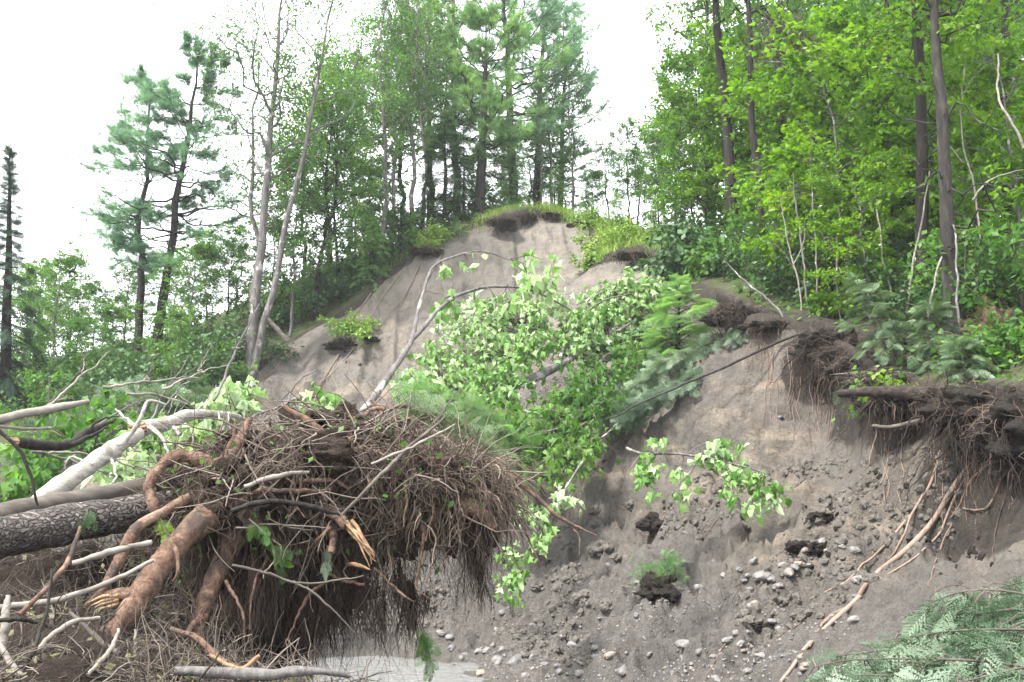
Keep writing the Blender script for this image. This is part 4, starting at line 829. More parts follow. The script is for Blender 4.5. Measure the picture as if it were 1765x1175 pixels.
# ------------------------------------------------------------------ logs and branches of the jam
def limb(name, seq, r, mat, label, cat, group=None, n=30, sides=12, wob=.0, knots=.09, seed=0, ends=None, branches=(), leaves=None):
    """a log or branch lying about: its own body, forks as parts"""
    pts = resample(PL(seq), n); e = empty(name, pts[0], label, cat, group); o0 = pts[0]
    g = np.random.default_rng(seed + 900); pts = pts + np.cumsum(g.normal(size=pts.shape), 0) * wob
    rr = np.interp(np.linspace(0, 1, n), np.linspace(0, 1, len(r)), r) * (1 + knots * noise(np.c_[np.arange(n) * .5, np.full(n, seed * 1.7), np.zeros(n)], seed))
    m = MB(); loc = pts - o0; add_tubes(m, loc, rr, sides, .4)
    if sides >= 10:
        v = m.v[0].astype(float); m.v[0] = (v + nrm(v - np.repeat(loc, sides, 0)) * (fbm(v * 9 + seed, seed, 4) * .07 * np.repeat(rr, sides))[:, None]).astype(np.float32)
    body = m.build('trunk' if name.endswith('log') else 'stem', mat, e)
    if ends is not None:
        for k, (i, sgn) in enumerate([(0, -1), (-1, 1)]):
            if not ends[k]: continue
            dr = nrm(pts[i] - pts[i + (1 if i == 0 else -1)]); m = MB(); ns = 9
            a = np.arange(ns) * 6.283 / ns; x = nrm(np.cross(dr, [0, 0, 1.0])); y = np.cross(dr, x)
            b0 = loc[i] - dr * .01 + (np.cos(a)[:, None] * x + np.sin(a)[:, None] * y) * rr[i] * .6
            strandsP = np.stack([b0, b0 + dr * rr[i] * g.uniform(.3, 1.2, (ns, 1)) * .6, b0 + dr * rr[i] * g.uniform(.8, 2.6, (ns, 1))], 1)
            add_tubes(m, strandsP, np.full((ns, 1), rr[i] * .3) * np.array([[1, .8, .15]]), 5, .7); m.build('splintered_end', M['wood_orange'], body)
    for k, (bs, br) in enumerate(branches):
        bp = resample(PL(bs), 16) - o0; bp[1:] += np.cumsum(g.normal(size=(15, 3)), 0) * .006; m = MB(); add_tubes(m, bp, np.linspace(br, br * .35, 16), 7, .4); m.build('branch', mat, e)
    if leaves: leaf_clusters(e, o0, **leaves)
    return e
LEAF_CURL = (np.array([[0, 0, 0], [.3, .24, -.12], [.7, .2, -.3], [1, 0, -.55], [.7, -.2, -.3], [.3, -.24, -.12], [.45, 0, .02]]), np.array([[6, 0, 1], [6, 1, 2], [6, 2, 3], [6, 3, 4], [6, 4, 5], [6, 5, 0]])[:, ::-1])
def place_sel(mb, tm, k, sm, pos, d, up, size, rnd): place(mb, tm, pos[k], d[k], up[k], size[k] * sm, rnd[k])
def leaf_clusters(e, o0, cl, mat=None, size=.22, per=40, tmpl=LEAF_DROOP, seed=0, hang=1.0, twigmat='twig', name='foliage', stems=None, sq=.75, jit=.1):
    """drooping leaves round twigs; cl = (px, py, Y, radius in pixels)"""
    g = np.random.default_rng(seed + 77); lf = MB(); tw = MB()
    for px, py, Y, rp in cl:
        c = P(px, py, Y); R = rp / FPX * Y; n = max(4, int(per * (rp / 40) ** 1.6)); nt_ = max(2, n // 7)
        anchor = c + [0, .1, R * .5]
        if stems is not None: q_ = stems[np.argmin(((stems - c) ** 2).sum(1))]; anchor = q_
        ends_ = c + g.normal(size=(nt_, 3)) * R * [.55, .5, .5 * sq]
        t = np.linspace(0, 1, 7)[None, :, None]; sag = np.array([0, 0, 1.0]) * (4 * t * (1 - t)) * R * .25
        tp = anchor + (ends_[:, None] - anchor) * t + sag; tp[:, 1:-1] += g.normal(size=(nt_, 5, 3)) * R * .05
        add_tubes(tw, tp, np.full((nt_, 1), .006 + R * .006) * np.linspace(1, .4, 7)[None], 4, g.random(nt_))
        wi = g.integers(0, nt_, n); s = g.uniform(.45, 1.0, n); k = np.clip((s * 6).astype(int), 0, 5); f = (s * 6 - k)[:, None]
        p = tp[wi, k] * (1 - f) + tp[wi, k + 1] * f + g.normal(size=(n, 3)) * size * .35
        d = g.normal(size=(n, 3)) * .55 + [0, 0, -hang]; up = g.normal(size=(n, 3)) * .6 + [0, -.8, .35]
        base = g.random(); tsel = g.random(n)
        for tk, (tm, lo_, hi_, sm) in enumerate(((tmpl, 0, .5, 1.0), (LEAF_LOBED, .5, .75, 1.0), (LEAF_CURL, .75, 1.01, 1.15))): place_sel(lf, tm, (tsel >= lo_) & (tsel < hi_), sm, p - o0, d, up, size * (.45 + .8 * g.random(n)), np.clip(base * .45 + g.random(n) * .55 + (g.random(n) < .1) * .2 - (g.random(n) < .12) * .3, 0, 1))
    if tw.n: 
        for a in range(len(tw.v)): tw.v[a] = (tw.v[a] - np.asarray(o0, np.float32))
        tag(tw.build('twigs', M[twigmat], e), kind='stuff')
    f = lf.build(name, M[mat or 'wilted'], e, smooth=False); return f
GJ = 'logs of the jam'
limb('fallen_log', [(-90, 946, 5.5), (0, 926, 5.8), (120, 902, 6.1), (240, 882, 6.4), (345, 862, 6.7)], [.122, .12, .116, .112, .106], M['bark_log'], 'thick dark log with flaky bark running into the root tangle', 'log', GJ, 60, 24, 0, .04, 1)
limb('fallen_log', [(-90, 905, 6.2), (20, 880, 6.4), (160, 855, 6.7), (270, 835, 6.9), (340, 826, 7.1)], [.064, .066, .062, .058, .054], M['bark_smooth'], 'thinner smooth brown log lying above the thick dark log', 'log', GJ, 50, 16, .001, .05, 2)
limb('birch_log', [(30, 905, 7.2), (70, 862, 7.5), (130, 818, 7.9), (190, 775, 8.4), (235, 748, 8.9)], [.075, .078, .074, .07, .062], M['bark_birch'], 'pale birch log slanting up behind the dark logs', 'log', GJ, 40, 14, .002, .08, 3,
     branches=[([(205, 772, 8.5), (228, 738, 8.5), (240, 708, 8.5), (252, 692, 8.6), (282, 700, 8.7)], .026), ([(238, 735, 8.5), (215, 715, 8.6), (205, 706, 8.7)], .018), ([(190, 790, 8.2), (200, 830, 8.0), (185, 845, 7.9)], .014), ([(160, 800, 8), (120, 790, 8), (108, 808, 8), (112, 822, 8)], .012)])
limb('birch_log', [(246, 738, 9.2), (290, 728, 9.5), (322, 712, 9.8), (370, 708, 10.2), (415, 715, 10.6), (445, 730, 10.8)], [.07, .068, .055, .04, .028, .012], M['bark_birch'], 'broken off pale birch top bending to the right', 'log', GJ, 36, 12, .003, .1, 4, ends=(True, False),
     branches=[([(255, 735, 9.2), (275, 750, 9), (285, 775, 8.8), (293, 800, 8.6)], .024), ([(300, 735, 9.4), (306, 748, 9.3), (318, 735, 9.2)], .02), ([(375, 708, 10), (385, 735, 9.8), (378, 765, 9.6)], .01), ([(395, 712, 10.2), (398, 750, 10), (402, 790, 9.9)], .009), ([(340, 708, 9.9), (355, 690, 9.9), (372, 660, 10)], .01), ([(330, 738, 9.4), (330, 760, 9.3), (310, 790, 9.2)], .008)])
limb('forked_branch', [(30, 762, 8.2), (75, 768, 8.4), (122, 762, 8.7), (152, 742, 9), (205, 718, 9.4)], [.045, .045, .04, .03, .012], M['bark_dark'], 'dark forked limb with a pale broken end at the left', 'branch', GJ, 30, 10, .004, .12, 5, ends=(True, False),
     branches=[([(110, 765, 8.6), (150, 755, 8.8), (180, 745, 9), (195, 735, 9.1)], .03), ([(150, 742, 9), (175, 722, 9.1), (202, 716, 9.2)], .016), ([(170, 750, 9), (168, 770, 8.9), (155, 785, 8.8)], .01)])
limb('broken_branch', [(-60, 748, 6.3), (0, 722, 6.5), (70, 707, 6.7), (120, 697, 6.8), (152, 690, 6.9)], [.032, .032, .03, .03, .012], M['wood_pale'], 'bare brown broken branch jutting in at the left edge', 'branch', GJ, 24, 10, .002, .1, 6)
limb('dead_stick', [(-30, 732, 6.4), (40, 736, 6.6), (90, 737, 6.8)], [.01, .011, .009], M['wood_pale'], 'thin straight grey stick under the bare broken branch', 'stick', None, 14, 8, .002, .1, 7)
limb('dead_stick', [(-10, 735, 6.0), (28, 772, 6.0), (48, 815, 6.0), (58, 862, 6.0)], [.012, .012, .01, .007], M['bark_dark'], 'thin dark curved stick arching down at the left edge', 'stick', None, 18, 8, .003, .1, 8)
# --- driftwood sticks of the pile, traced one by one
ST = [([(2, 1125, 4.7), (12, 1070, 4.75), (20, 1025, 4.8)], [.02, .022, .012], 'wood_pale', 'pale splintered board standing at the left edge'),
      ([(34, 1058, 4.9), (80, 1012, 5.0), (120, 960, 5.1), (142, 908, 5.2)], [.012, .014, .013, .008], 'root_thick', 'brown stick rising to the dark log'),
      ([(-20, 1052, 5.0), (100, 1036, 5.1), (190, 1008, 5.2), (262, 975, 5.3)], [.016, .015, .013, .01], 'wood_pale', 'long grey stick lying across the pile'),
      ([(125, 972, 5.35), (190, 957, 5.4), (262, 940, 5.5)], [.016, .018, .014], 'wood_pale', 'short grey stick beside the thickest root'),
      ([(38, 1172, 4.3), (75, 1062, 4.4), (86, 980, 4.5)], [.01, .009, .005], 'bark_dark', 'dark upright twig in front of the pile'),
      ([(-10, 1072, 4.6), (58, 1078, 4.65), (100, 1096, 4.7)], [.01, .011, .007], 'bark_dark', 'black wet stick lying level at the left edge'),
      ([(-5, 1108, 4.4), (20, 1146, 4.35), (55, 1170, 4.3)], [.014, .015, .012], 'wood_pale', 'grey curved stick in the bottom left corner'),
      ([(120, 1055, 4.8), (165, 1104, 4.75), (204, 1132, 4.7)], [.009, .013, .012], 'bark_smooth', 'dark stick crossing the foot of the thickest root'),
      ([(233, 1084, 4.7), (231, 1108, 4.7), (233, 1134, 4.7)], [.005, .007, .008], 'wood_pale', 'pale short stub standing upright in the litter'),
      ([(294, 1084, 5.0), (340, 1102, 4.9), (385, 1146, 4.8), (450, 1168, 4.75)], [.01, .014, .015, .012], 'root_thick', 'brown bent stick at the foot of the shorter thick root'),
      ([(300, 1156, 4.5), (400, 1166, 4.55), (530, 1158, 4.6), (600, 1166, 4.7)], [.02, .026, .022, .008], 'bark_grey', 'grey driftwood log along the bottom edge'),
      ([(400, 974, 4.9), (450, 984, 4.95), (507, 1001, 5.0), (565, 996, 5.05), (620, 991, 5.1)], [.007, .007, .006, .005, .003], 'bark_smooth', 'long thin twig reaching right over the water'),
      ([(505, 1000, 5.0), (555, 1032, 5.0), (600, 1072, 5.0), (645, 1120, 5.05)], [.006, .0055, .004, .002], 'bark_smooth', 'forked thin twig drooping towards the water'),
      ([(590, 888, 5.95), (630, 848, 5.95), (698, 781, 6.1), (767, 724, 6.2)], [.01, .012, .013, .008], 'bark_smooth', 'straight grey stick slanting up across the tangle'),
      ([(640, 800, 6.1), (713, 771, 6.1), (786, 732, 6.2)], [.009, .009, .007], 'wood_pale', 'pale stick with a broken tip on top of the tangle'),
      ([(486, 700, 6.5), (520, 722, 6.5), (556, 750, 6.5)], [.016, .024, .03], 'root_thick', 'brown broken stump end poking up from the tangle'),
      ([(400, 880, 5.95), (460, 865, 5.9), (520, 870, 5.95), (590, 885, 6.0)], [.014, .017, .017, .01], 'bark_dark', 'dark stick lying level across the middle of the tangle'),
      ([(420, 838, 6.0), (470, 820, 6.0), (530, 812, 6.1)], [.014, .016, .01], 'wood_pale', 'short pale stick on the left of the tangle'),
      ([(468, 745, 6.45), (466, 720, 6.45)], [.008, .006], 'bark_dark', 'tiny dark upright peg above the tangle'),
      ([(150, 1165, 4.2), (190, 1120, 4.3), (205, 1085, 4.4)], [.008, .01, .006], 'wood_pale', 'pale twig leaning in the bottom left litter'),
      ([(60, 1125, 4.5), (110, 1080, 4.6), (170, 1068, 4.7)], [.012, .012, .008], 'wood_pale', 'grey stick below the black wet stick'),
      ([(360, 1128, 4.7), (410, 1150, 4.7), (440, 1132, 4.75)], [.008, .011, .009], 'wood_orange', 'orange broken stick near the bottom edge')]
for k, (s, r, m_, lab) in enumerate(ST):
    limb('dead_stick', s, r, M[m_], lab, 'stick', 'sticks lying in the root tangle', 22, 8, .0025, .14, 60 + k)
for k in range(16):                                   # dead brush thrown up behind the logs
    gb = np.random.default_rng(880 + k); x, y, Y = gb.uniform(10, 430), gb.uniform(665, 800), gb.uniform(8.5, 13); a = gb.uniform(-.5, 1.2); L = gb.uniform(70, 190)
    s0 = [(x, y, Y), (x + L * .5 * math.cos(a), y - L * .5 * math.sin(a) - 8, Y + .3), (x + L * math.cos(a), y - L * math.sin(a), Y + .5)]
    br = [([s0[1], (s0[1][0] + gb.uniform(-20, 60), s0[1][1] - gb.uniform(-40, 60), Y + gb.uniform(-.3, .6))], .007) for _ in range(3)]
    limb('dead_branch', s0, [.014, .011, .004], M[['wood_pale', 'bark_grey'][k % 2]], 'bare forked grey branch among the leaves behind the birch logs', 'branch', 'dead branches behind the birch logs', 18, 7, .008, .1, 880 + k, branches=br)
# --- heap of litter the sticks lie in
hc = [(P(130, 1196, 5.0), (.85, .5, .22)), (P(330, 1215, 4.9), (.6, .45, .14)), (P(0, 1110, 5.7), (.7, .6, .22)), (P(470, 1225, 5.0), (.5, .4, .12)), (P(190, 1110, 6.0), (.55, .4, .2)), (P(60, 1230, 4.4), (.6, .4, .2)), (P(90, 1010, 6.9), (.9, .4, .3)), (P(300, 1120, 6.4), (.35, .3, .3))]
ph = upright(150, 1140, 5.0); ph[2] = hz(ph[0], ph[1])
heap = empty('debris_heap', ph, 'low heap of mud and flood litter under the thick roots', 'debris heap')
mb = MB()
for k, (c, r) in enumerate(hc):
    c = np.array(c); bot = hz(c[0], c[1]) - .1; h2 = max((c[2] + r[2] - bot) / 2, r[2])
    mb.add(*blob(np.array([c[0], c[1], c[2] + r[2] - h2]) - ph, (r[0], r[1], h2), 140 + k, .16, 5, 2.4, 5), .5)
mb.build('mud_mound', M['rootsoil'], heap)
mb = MB(); wts = np.array([r[0] * r[1] for _, r in hc]); k = g4.choice(len(hc), 4600, p=wts / wts.sum())
zz = g4.uniform(.05, 1, 4600); a = g4.uniform(0, 6.283, 4600); nn = np.stack([np.cos(a) * np.sqrt(1 - zz ** 2), np.sin(a) * np.sqrt(1 - zz ** 2), zz], 1)
p = np.array([hc[i][0] for i in k]) + nn * np.array([hc[i][1] for i in k]) * 1.04 - ph
t_ = nrm(np.cross(nn, g4.normal(size=p.shape)) + nn * .3)
strands(mb, p, t_, g4.uniform(.06, .42, 4600), np.where(g4.random(4600) < .12, g4.uniform(.003, .007, 4600), g4.uniform(.001, .003, 4600)), 8, .5, .1, rnd=g4.uniform(.0, .95, 4600))
tag(mb.build('litter', M['twig'], heap), kind='stuff')
mb = MB(); n = 1500; i_ = g4.integers(0, 4600, n); place(mb, LEAF_SIMPLE, p[i_] + nn[i_] * .02, t_[i_], nn[i_] + g4.normal(size=(n, 3)) * .5, g4.uniform(.02, .06, n))
tag(mb.build('dead_leaves', M['drableaf'], heap), kind='stuff')
# --- green and dark bits caught in the tangle
def spray(name, seq, sizes, n, mat, label, cat, tmpl=FROND2, seed=0, group=None, stem=.006, droop=-.5, kind=None, s0=.05):
    g = np.random.default_rng(seed + 300); pts = resample(PL(seq), 14); e = empty(name, pts[0], label, cat, group); L = pts - pts[0]
    m = MB(); add_tubes(m, L, np.linspace(stem, stem * .4, 14), 6, .4); m.build('stem', M['twig'], e)
    s = g.uniform(s0, 1, n); k = np.clip((s * 13).astype(int), 0, 12); p = L[k] + (L[k + 1] - L[k]) * (s * 13 - k)[:, None]; d1 = nrm(L[k + 1] - L[k])
    d = d1 + g.normal(size=(n, 3)) * .7 + [0, 0, droop]; m = MB(); place(m, tmpl, p, d, g.normal(size=(n, 3)) * .5 + [0, -.5, .5], g.uniform(*sizes, n)); m.build('foliage', M[mat], e, smooth=False); return e
spray('hemlock_sprig', [(430, 895, 5.95), (452, 915, 5.9), (470, 940, 5.88), (485, 975, 5.86)], (.07, .13), 15, 'leaf', 'green fern like sprig hanging on the front of the tangle', 'sprig', FROND2, 1)
spray('hemlock_sprig', [(565, 940, 6.1), (562, 960, 6.08), (560, 978, 6.06)], (.06, .1), 12, 'hemlock', 'small grey green sprig below the orange torn root', 'sprig', FROND2, 2)
spray('hemlock_sprig', [(722, 1075, 6.4), (735, 1105, 6.4), (742, 1140, 6.4)], (.09, .16), 22, 'leaf', 'green sprig dangling just above the water', 'sprig', FROND2, 3)
spray('hemlock_sprig', [(275, 890, 5.9), (285, 915, 5.85), (300, 930, 5.8)], (.05, .1), 14, 'grass', 'yellow green sprig at the top of the thickest root', 'sprig', FROND2, 4)
spray('hemlock_sprig', [(150, 870, 6.2), (150, 885, 6.0), (142, 905, 5.95)], (.07, .12), 14, 'darkleaf', 'dull leaf bunch lying on the thick dark log', 'sprig', FROND_LO, 5)

# ------------------------------------------------------------------ fallen maples on the slope
GM = 'fallen maples on the slope'
def poly_stems(*seqs): return np.vstack([resample(PL(s), 24) for s in seqs])
s1 = [(600, 742, 8.6), (640, 690, 8.9), (680, 630, 9.3), (705, 590, 9.6), (722, 530, 9.9), (738, 480, 10.2), (752, 455, 10.4), (790, 440, 10.6), (832, 432, 10.8), (880, 446, 11)]
s2 = [(705, 590, 9.6), (740, 552, 9.8), (770, 520, 10), (815, 498, 10.3), (870, 490, 10.6), (925, 498, 11), (985, 530, 11.4)]
tree = limb('fallen_maple', s1, [.045, .036, .03, .026, .02, .017, .015, .012, .009, .004], M['bark_grey'], 'bent bare maple stem rising out of the root tangle', 'fallen maple', GM, 50, 9, .003, .08, 31,
            branches=[(s2, .024), ([(752, 455, 10.4), (757, 480, 10.3), (765, 495, 10.3), (762, 505, 10.3)], .008), ([(838, 494, 10.4), (852, 515, 10.4), (845, 560, 10.4)], .007), ([(760, 528, 10), (755, 560, 10), (752, 600, 10)], .007), ([(732, 500, 10), (760, 510, 10), (775, 520, 10)], .006), ([(815, 500, 10.3), (815, 545, 10.3), (810, 570, 10.3)], .006)],
            leaves=dict(cl=[(818, 457, 10.6, 16), (766, 462, 10.4, 10), (778, 520, 10.1, 26), (830, 520, 10.3, 20), (900, 500, 10.9, 36), (925, 490, 11, 30), (905, 470, 10.9, 30), (912, 447, 11, 26), (952, 437, 11.2, 16), (870, 520, 10.7, 20), (760, 545, 10, 16), (940, 520, 11.2, 20)], size=.13, per=34, seed=31, stems=poly_stems(s1, s2)))
u1 = [(690, 690, 18.2), (800, 680, 18.6), (880, 665, 19), (960, 632, 19.6), (1010, 600, 20.2), (1060, 575, 21), (1085, 560, 21.6)]
u2 = [(880, 662, 19), (900, 610, 19.4), (905, 560, 20), (940, 520, 20.6)]
u3 = [(860, 680, 18.6), (885, 690, 18.4), (905, 705, 18.3), (930, 712, 18.3)]
limb('fallen_maple', u1, [.1, .1, .09, .085, .06, .045, .02], M['bark_grey'], 'big fallen maple with pale wilted leaves across the slope', 'fallen maple', GM, 44, 12, .006, .08, 32, branches=[(u2, .045), (u3, .06), ([(800, 680, 18.6), (780, 620, 19), (760, 570, 19.6)], .05), ([(935, 640, 19.4), (915, 690, 19), (900, 740, 18.6)], .02), ([(800, 720, 18), (850, 690, 18.3), (930, 650, 18.8)], .02), ([(960, 632, 19.6), (985, 570, 20), (1030, 520, 20.6), (1090, 500, 21)], .04)],
     leaves=dict(cl=[(760, 565, 19.8, 44), (820, 560, 20, 58), (880, 555, 20, 52), (930, 550, 20.4, 52), (985, 560, 20.4, 52), (1030, 545, 20.8, 46), (740, 610, 19.4, 46), (800, 605, 19.4, 60), (860, 605, 19.4, 56), (915, 600, 19.6, 50), (965, 600, 20, 42), (730, 650, 18.8, 44), (780, 650, 18.8, 50), (835, 645, 18.8, 48), (875, 650, 18.8, 36), (700, 670, 18.6, 30), (850, 690, 18.2, 36), (1040, 590, 20.6, 30), (800, 530, 20.4, 34), (850, 530, 20.6, 34), (960, 530, 21, 34), (1000, 580, 20.2, 40), (900, 635, 19.2, 40), (770, 690, 18.4, 34), (820, 680, 18.3, 34)],
                 size=.15, per=130, seed=32, stems=poly_stems(u1, u2, u3)))
l1 = [(870, 830, 17.2), (905, 780, 17.6), (950, 740, 18), (1010, 710, 18.6), (1060, 690, 19.2)]
l2 = [(905, 780, 17.6), (985, 770, 17.6), (1040, 750, 18), (1070, 720, 18.4)]
limb('fallen_maple', l1, [.05, .055, .05, .04, .02], M['bark_grey'], 'lower fallen maple with greener leaves beside the root tangle', 'fallen maple', GM, 30, 10, .006, .08, 33, branches=[(l2, .03), ([(780, 860, 17), (840, 820, 17.2), (900, 740, 17.8), (935, 690, 18.2)], .02), ([(835, 810, 16.8), (870, 760, 17), (925, 720, 17.4)], .014), ([(860, 780, 16.8), (900, 750, 17), (960, 735, 17.2)], .012), ([(820, 820, 16.6), (880, 775, 16.8), (935, 770, 16.8)], .012)],
     leaves=dict(cl=[(870, 720, 17.8, 40), (900, 740, 17.6, 40), (960, 715, 18, 40), (990, 745, 17.8, 46), (1030, 715, 18.4, 40), (1065, 700, 18.8, 34), (940, 765, 17.4, 40), (985, 790, 17.2, 38), (1020, 770, 17.6, 38), (1015, 815, 17, 30), (900, 790, 17, 30), (880, 770, 17, 34), (985, 655, 19.2, 36), (1010, 680, 18.8, 34), (1040, 670, 19, 24), (1000, 635, 19.4, 30), (840, 750, 17.2, 36), (960, 820, 16.8, 26)], mat='leaf', size=.16, per=130, seed=33, stems=poly_stems(l1, l2)))
r1 = [(1225, 500, 24.5), (1150, 490, 23.6), (1080, 492, 22.6), (1000, 525, 21.6)]
limb('fallen_maple', r1, [.07, .05, .035, .012], M['bark_grey'], 'fallen maple top hanging from the right bank with silvery leaves', 'fallen maple', GM, 26, 10, .008, .08, 34, branches=[([(1120, 490, 23.2), (1105, 540, 22.6), (1105, 600, 22)], .03), ([(1010, 520, 21.7), (1045, 495, 22), (1090, 500, 22.4)], .02), ([(1150, 490, 23.6), (1140, 540, 23), (1130, 580, 22.6)], .02)],
     leaves=dict(cl=[(1060, 510, 22, 36), (1095, 500, 22.4, 40), (1130, 505, 22.8, 38), (1070, 540, 22, 40), (1105, 545, 22.2, 44), (1110, 585, 22, 38), (1100, 615, 21.6, 26), (1050, 555, 21.6, 30), (1130, 560, 22.4, 32), (1150, 520, 23, 30), (1030, 520, 21.8, 26), (1120, 525, 22.4, 36)], size=.17, per=130, seed=34, stems=poly_stems(r1)))
d1 = [(1080, 772, 14.6), (1108, 783, 14.4), (1175, 787, 14.2), (1240, 800, 14), (1310, 818, 13.8), (1345, 840, 13.7)]
limb('maple_bough', d1, [.022, .02, .016, .013, .01, .005], M['bark_grey'], 'broken maple bough with pale leaves lying on the bare slope', 'bough', GM, 26, 8, .004, .1, 35, branches=[([(1175, 787, 14.2), (1215, 765, 14.1), (1260, 757, 14)], .009), ([(1110, 785, 14.4), (1105, 805, 14.3), (1108, 830, 14.2)], .008), ([(1200, 792, 14.1), (1190, 815, 14), (1180, 840, 13.9)], .008)],
     leaves=dict(cl=[(1130, 776, 14.2, 24), (1122, 815, 14.1, 24), (1112, 850, 14, 22), (1092, 832, 14.1, 22), (1165, 825, 14, 22), (1178, 858, 13.9, 22), (1222, 768, 14, 26), (1255, 765, 14, 24), (1268, 760, 14, 20), (1210, 790, 14, 24), (1240, 805, 13.9, 26), (1270, 825, 13.8, 28), (1300, 835, 13.7, 30), (1330, 850, 13.6, 28), (1285, 868, 13.6, 26), (1320, 878, 13.6, 24), (1255, 845, 13.7, 26)], size=.15, per=42, seed=35, stems=poly_stems(d1)))
h1 = [(1005, 795, 16.6), (970, 850, 16.2), (935, 905, 15.9), (900, 965, 15.6), (880, 1015, 15.4)]
limb('maple_bough', h1, [.022, .018, .014, .01, .006], M['bark_grey'], 'thin maple bough hanging down beside the root tangle', 'bough', GM, 24, 8, .005, .1, 36, branches=[([(1000, 800, 16.5), (965, 860, 16), (945, 900, 15.8)], .01)],
     leaves=dict(cl=[(985, 868, 16, 18), (960, 860, 16, 24), (940, 900, 15.8, 22), (918, 930, 15.6, 24), (905, 960, 15.5, 26), (890, 985, 15.4, 28), (880, 1005, 15.3, 24), (930, 940, 15.5, 16), (880, 1028, 15.2, 18), (900, 880, 15.8, 26), (880, 860, 16, 24), (930, 870, 16, 24)], size=.14, per=56, seed=36, stems=poly_stems(h1)))
k1 = [(1085, 700, 19.4), (1050, 650, 19.8), (1010, 610, 20.4), (960, 570, 21)]
limb('fallen_maple', k1, [.045, .04, .03, .012], M['bark_grey'], 'fallen maple with dull green leaves wedged between the pale one and the right bank', 'fallen maple', GM, 26, 10, .008, .08, 37, branches=[([(1050, 650, 19.8), (1085, 620, 20), (1120, 600, 20.2)], .02)],
     leaves=dict(cl=[(1060, 640, 19.8, 34), (1090, 660, 19.6, 34), (1085, 610, 20.4, 36), (1050, 600, 20.6, 34), (1020, 640, 20, 30), (1100, 700, 19.2, 30), (1130, 630, 20, 26), (960, 690, 18.6, 30), (930, 690, 18.6, 26), (1070, 730, 18.6, 30), (880, 830, 16.8, 26), (910, 815, 16.8, 26), (855, 800, 16.9, 28), (1000, 560, 21, 30)], mat='leaf', size=.155, per=120, seed=37, stems=poly_stems(k1)))
spray('fallen_hemlock', [(1235, 600, 19.4), (1180, 610, 19.3), (1120, 640, 19.2), (1070, 690, 19)], (.2, .42), 300, 'fir', 'fallen hemlock top with dull sprays above the drooping pale one', 'fallen hemlock', FROND2, 17, None, .04, -.4)
spray('fallen_hemlock', [(940, 860, 17.6), (890, 760, 17.2), (830, 710, 17.2), (770, 685, 17.4), (715, 668, 17.6)], (.22, .48), 300, 'paleneedle', 'feathery green hemlock below the pale fallen maple', 'fallen hemlock', FROND2, 18, None, .04, -.4, None, .25)
# leafy tops lying left behind the jam
for k, (seq, cl, lab, mt) in enumerate([
        ([(250, 850, 10.5), (320, 770, 11), (400, 720, 11.6), (430, 690, 12)], [(260, 760, 10.6, 40), (230, 790, 10.2, 36), (310, 790, 10.6, 40), (340, 760, 11, 40), (300, 740, 11, 34), (380, 690, 11.6, 36), (410, 660, 12, 34), (420, 700, 11.8, 30), (350, 720, 11.4, 36), (230, 820, 10, 30), (270, 815, 10.2, 34), (170, 800, 10, 30)], 'leafy maple top lying behind the pale birch log', 'wilted'),
        ([(20, 860, 11), (100, 800, 12), (180, 750, 13), (260, 720, 14)], [(40, 800, 11.4, 44), (90, 790, 11.6, 44), (140, 760, 12.4, 44), (70, 830, 11, 36), (20, 850, 10.6, 36), (190, 770, 12.4, 34), (120, 720, 13, 40), (60, 750, 12.6, 44), (200, 720, 13.4, 40), (15, 760, 12, 40), (160, 690, 14, 36)], 'green leafy maple top lying at the far left of the jam', 'leaf'),
        ([(520, 745, 9.8), (490, 700, 9.9), (520, 685, 10), (570, 685, 10)], [(545, 690, 10, 16), (575, 690, 10, 14), (520, 725, 9.8, 22), (560, 725, 9.7, 20), (590, 722, 9.6, 14)], 'thin leafy bough showing above the root tangle', 'wilted')]):
    limb('maple_bough', seq, [.03, .028, .02, .008], M['bark_grey'], lab, 'bough', GM, 24, 8, .006, .1, 50 + k, branches=[([seq[1], (seq[1][0] + 30, seq[1][1] - 50, seq[1][2] + .3), (seq[1][0] + 70, seq[1][1] - 70, seq[1][2] + .6)], .012)], leaves=dict(cl=cl, size=.15, per=60, seed=50 + k, mat=mt, stems=poly_stems(seq)))
# feathery heap of fallen conifer between jam and slope
spray('fallen_hemlock', [(620, 780, 7.4), (655, 720, 8.6), (700, 700, 10.2), (770, 725, 11.8), (855, 795, 13)], (.2, .42), 330, 'softgreen', 'feathery hemlock lying behind the top of the root tangle', 'fallen hemlock', FROND, 11, None, .03, -.2, None, .5)
spray('fallen_hemlock', [(420, 690, 16), (350, 700, 15.5), (260, 690, 15), (190, 680, 15)], (.25, .5), 360, 'fir', 'grey green fallen hemlock behind the birch logs', 'fallen hemlock', FROND, 12, None, .04, -.1)
spray('fallen_hemlock', [(210, 700, 17), (120, 740, 16), (40, 780, 15)], (.25, .5), 330, 'fir', 'drooping fallen hemlock at the foot of the left woods', 'fallen hemlock', FROND, 13, None, .04, -.1)

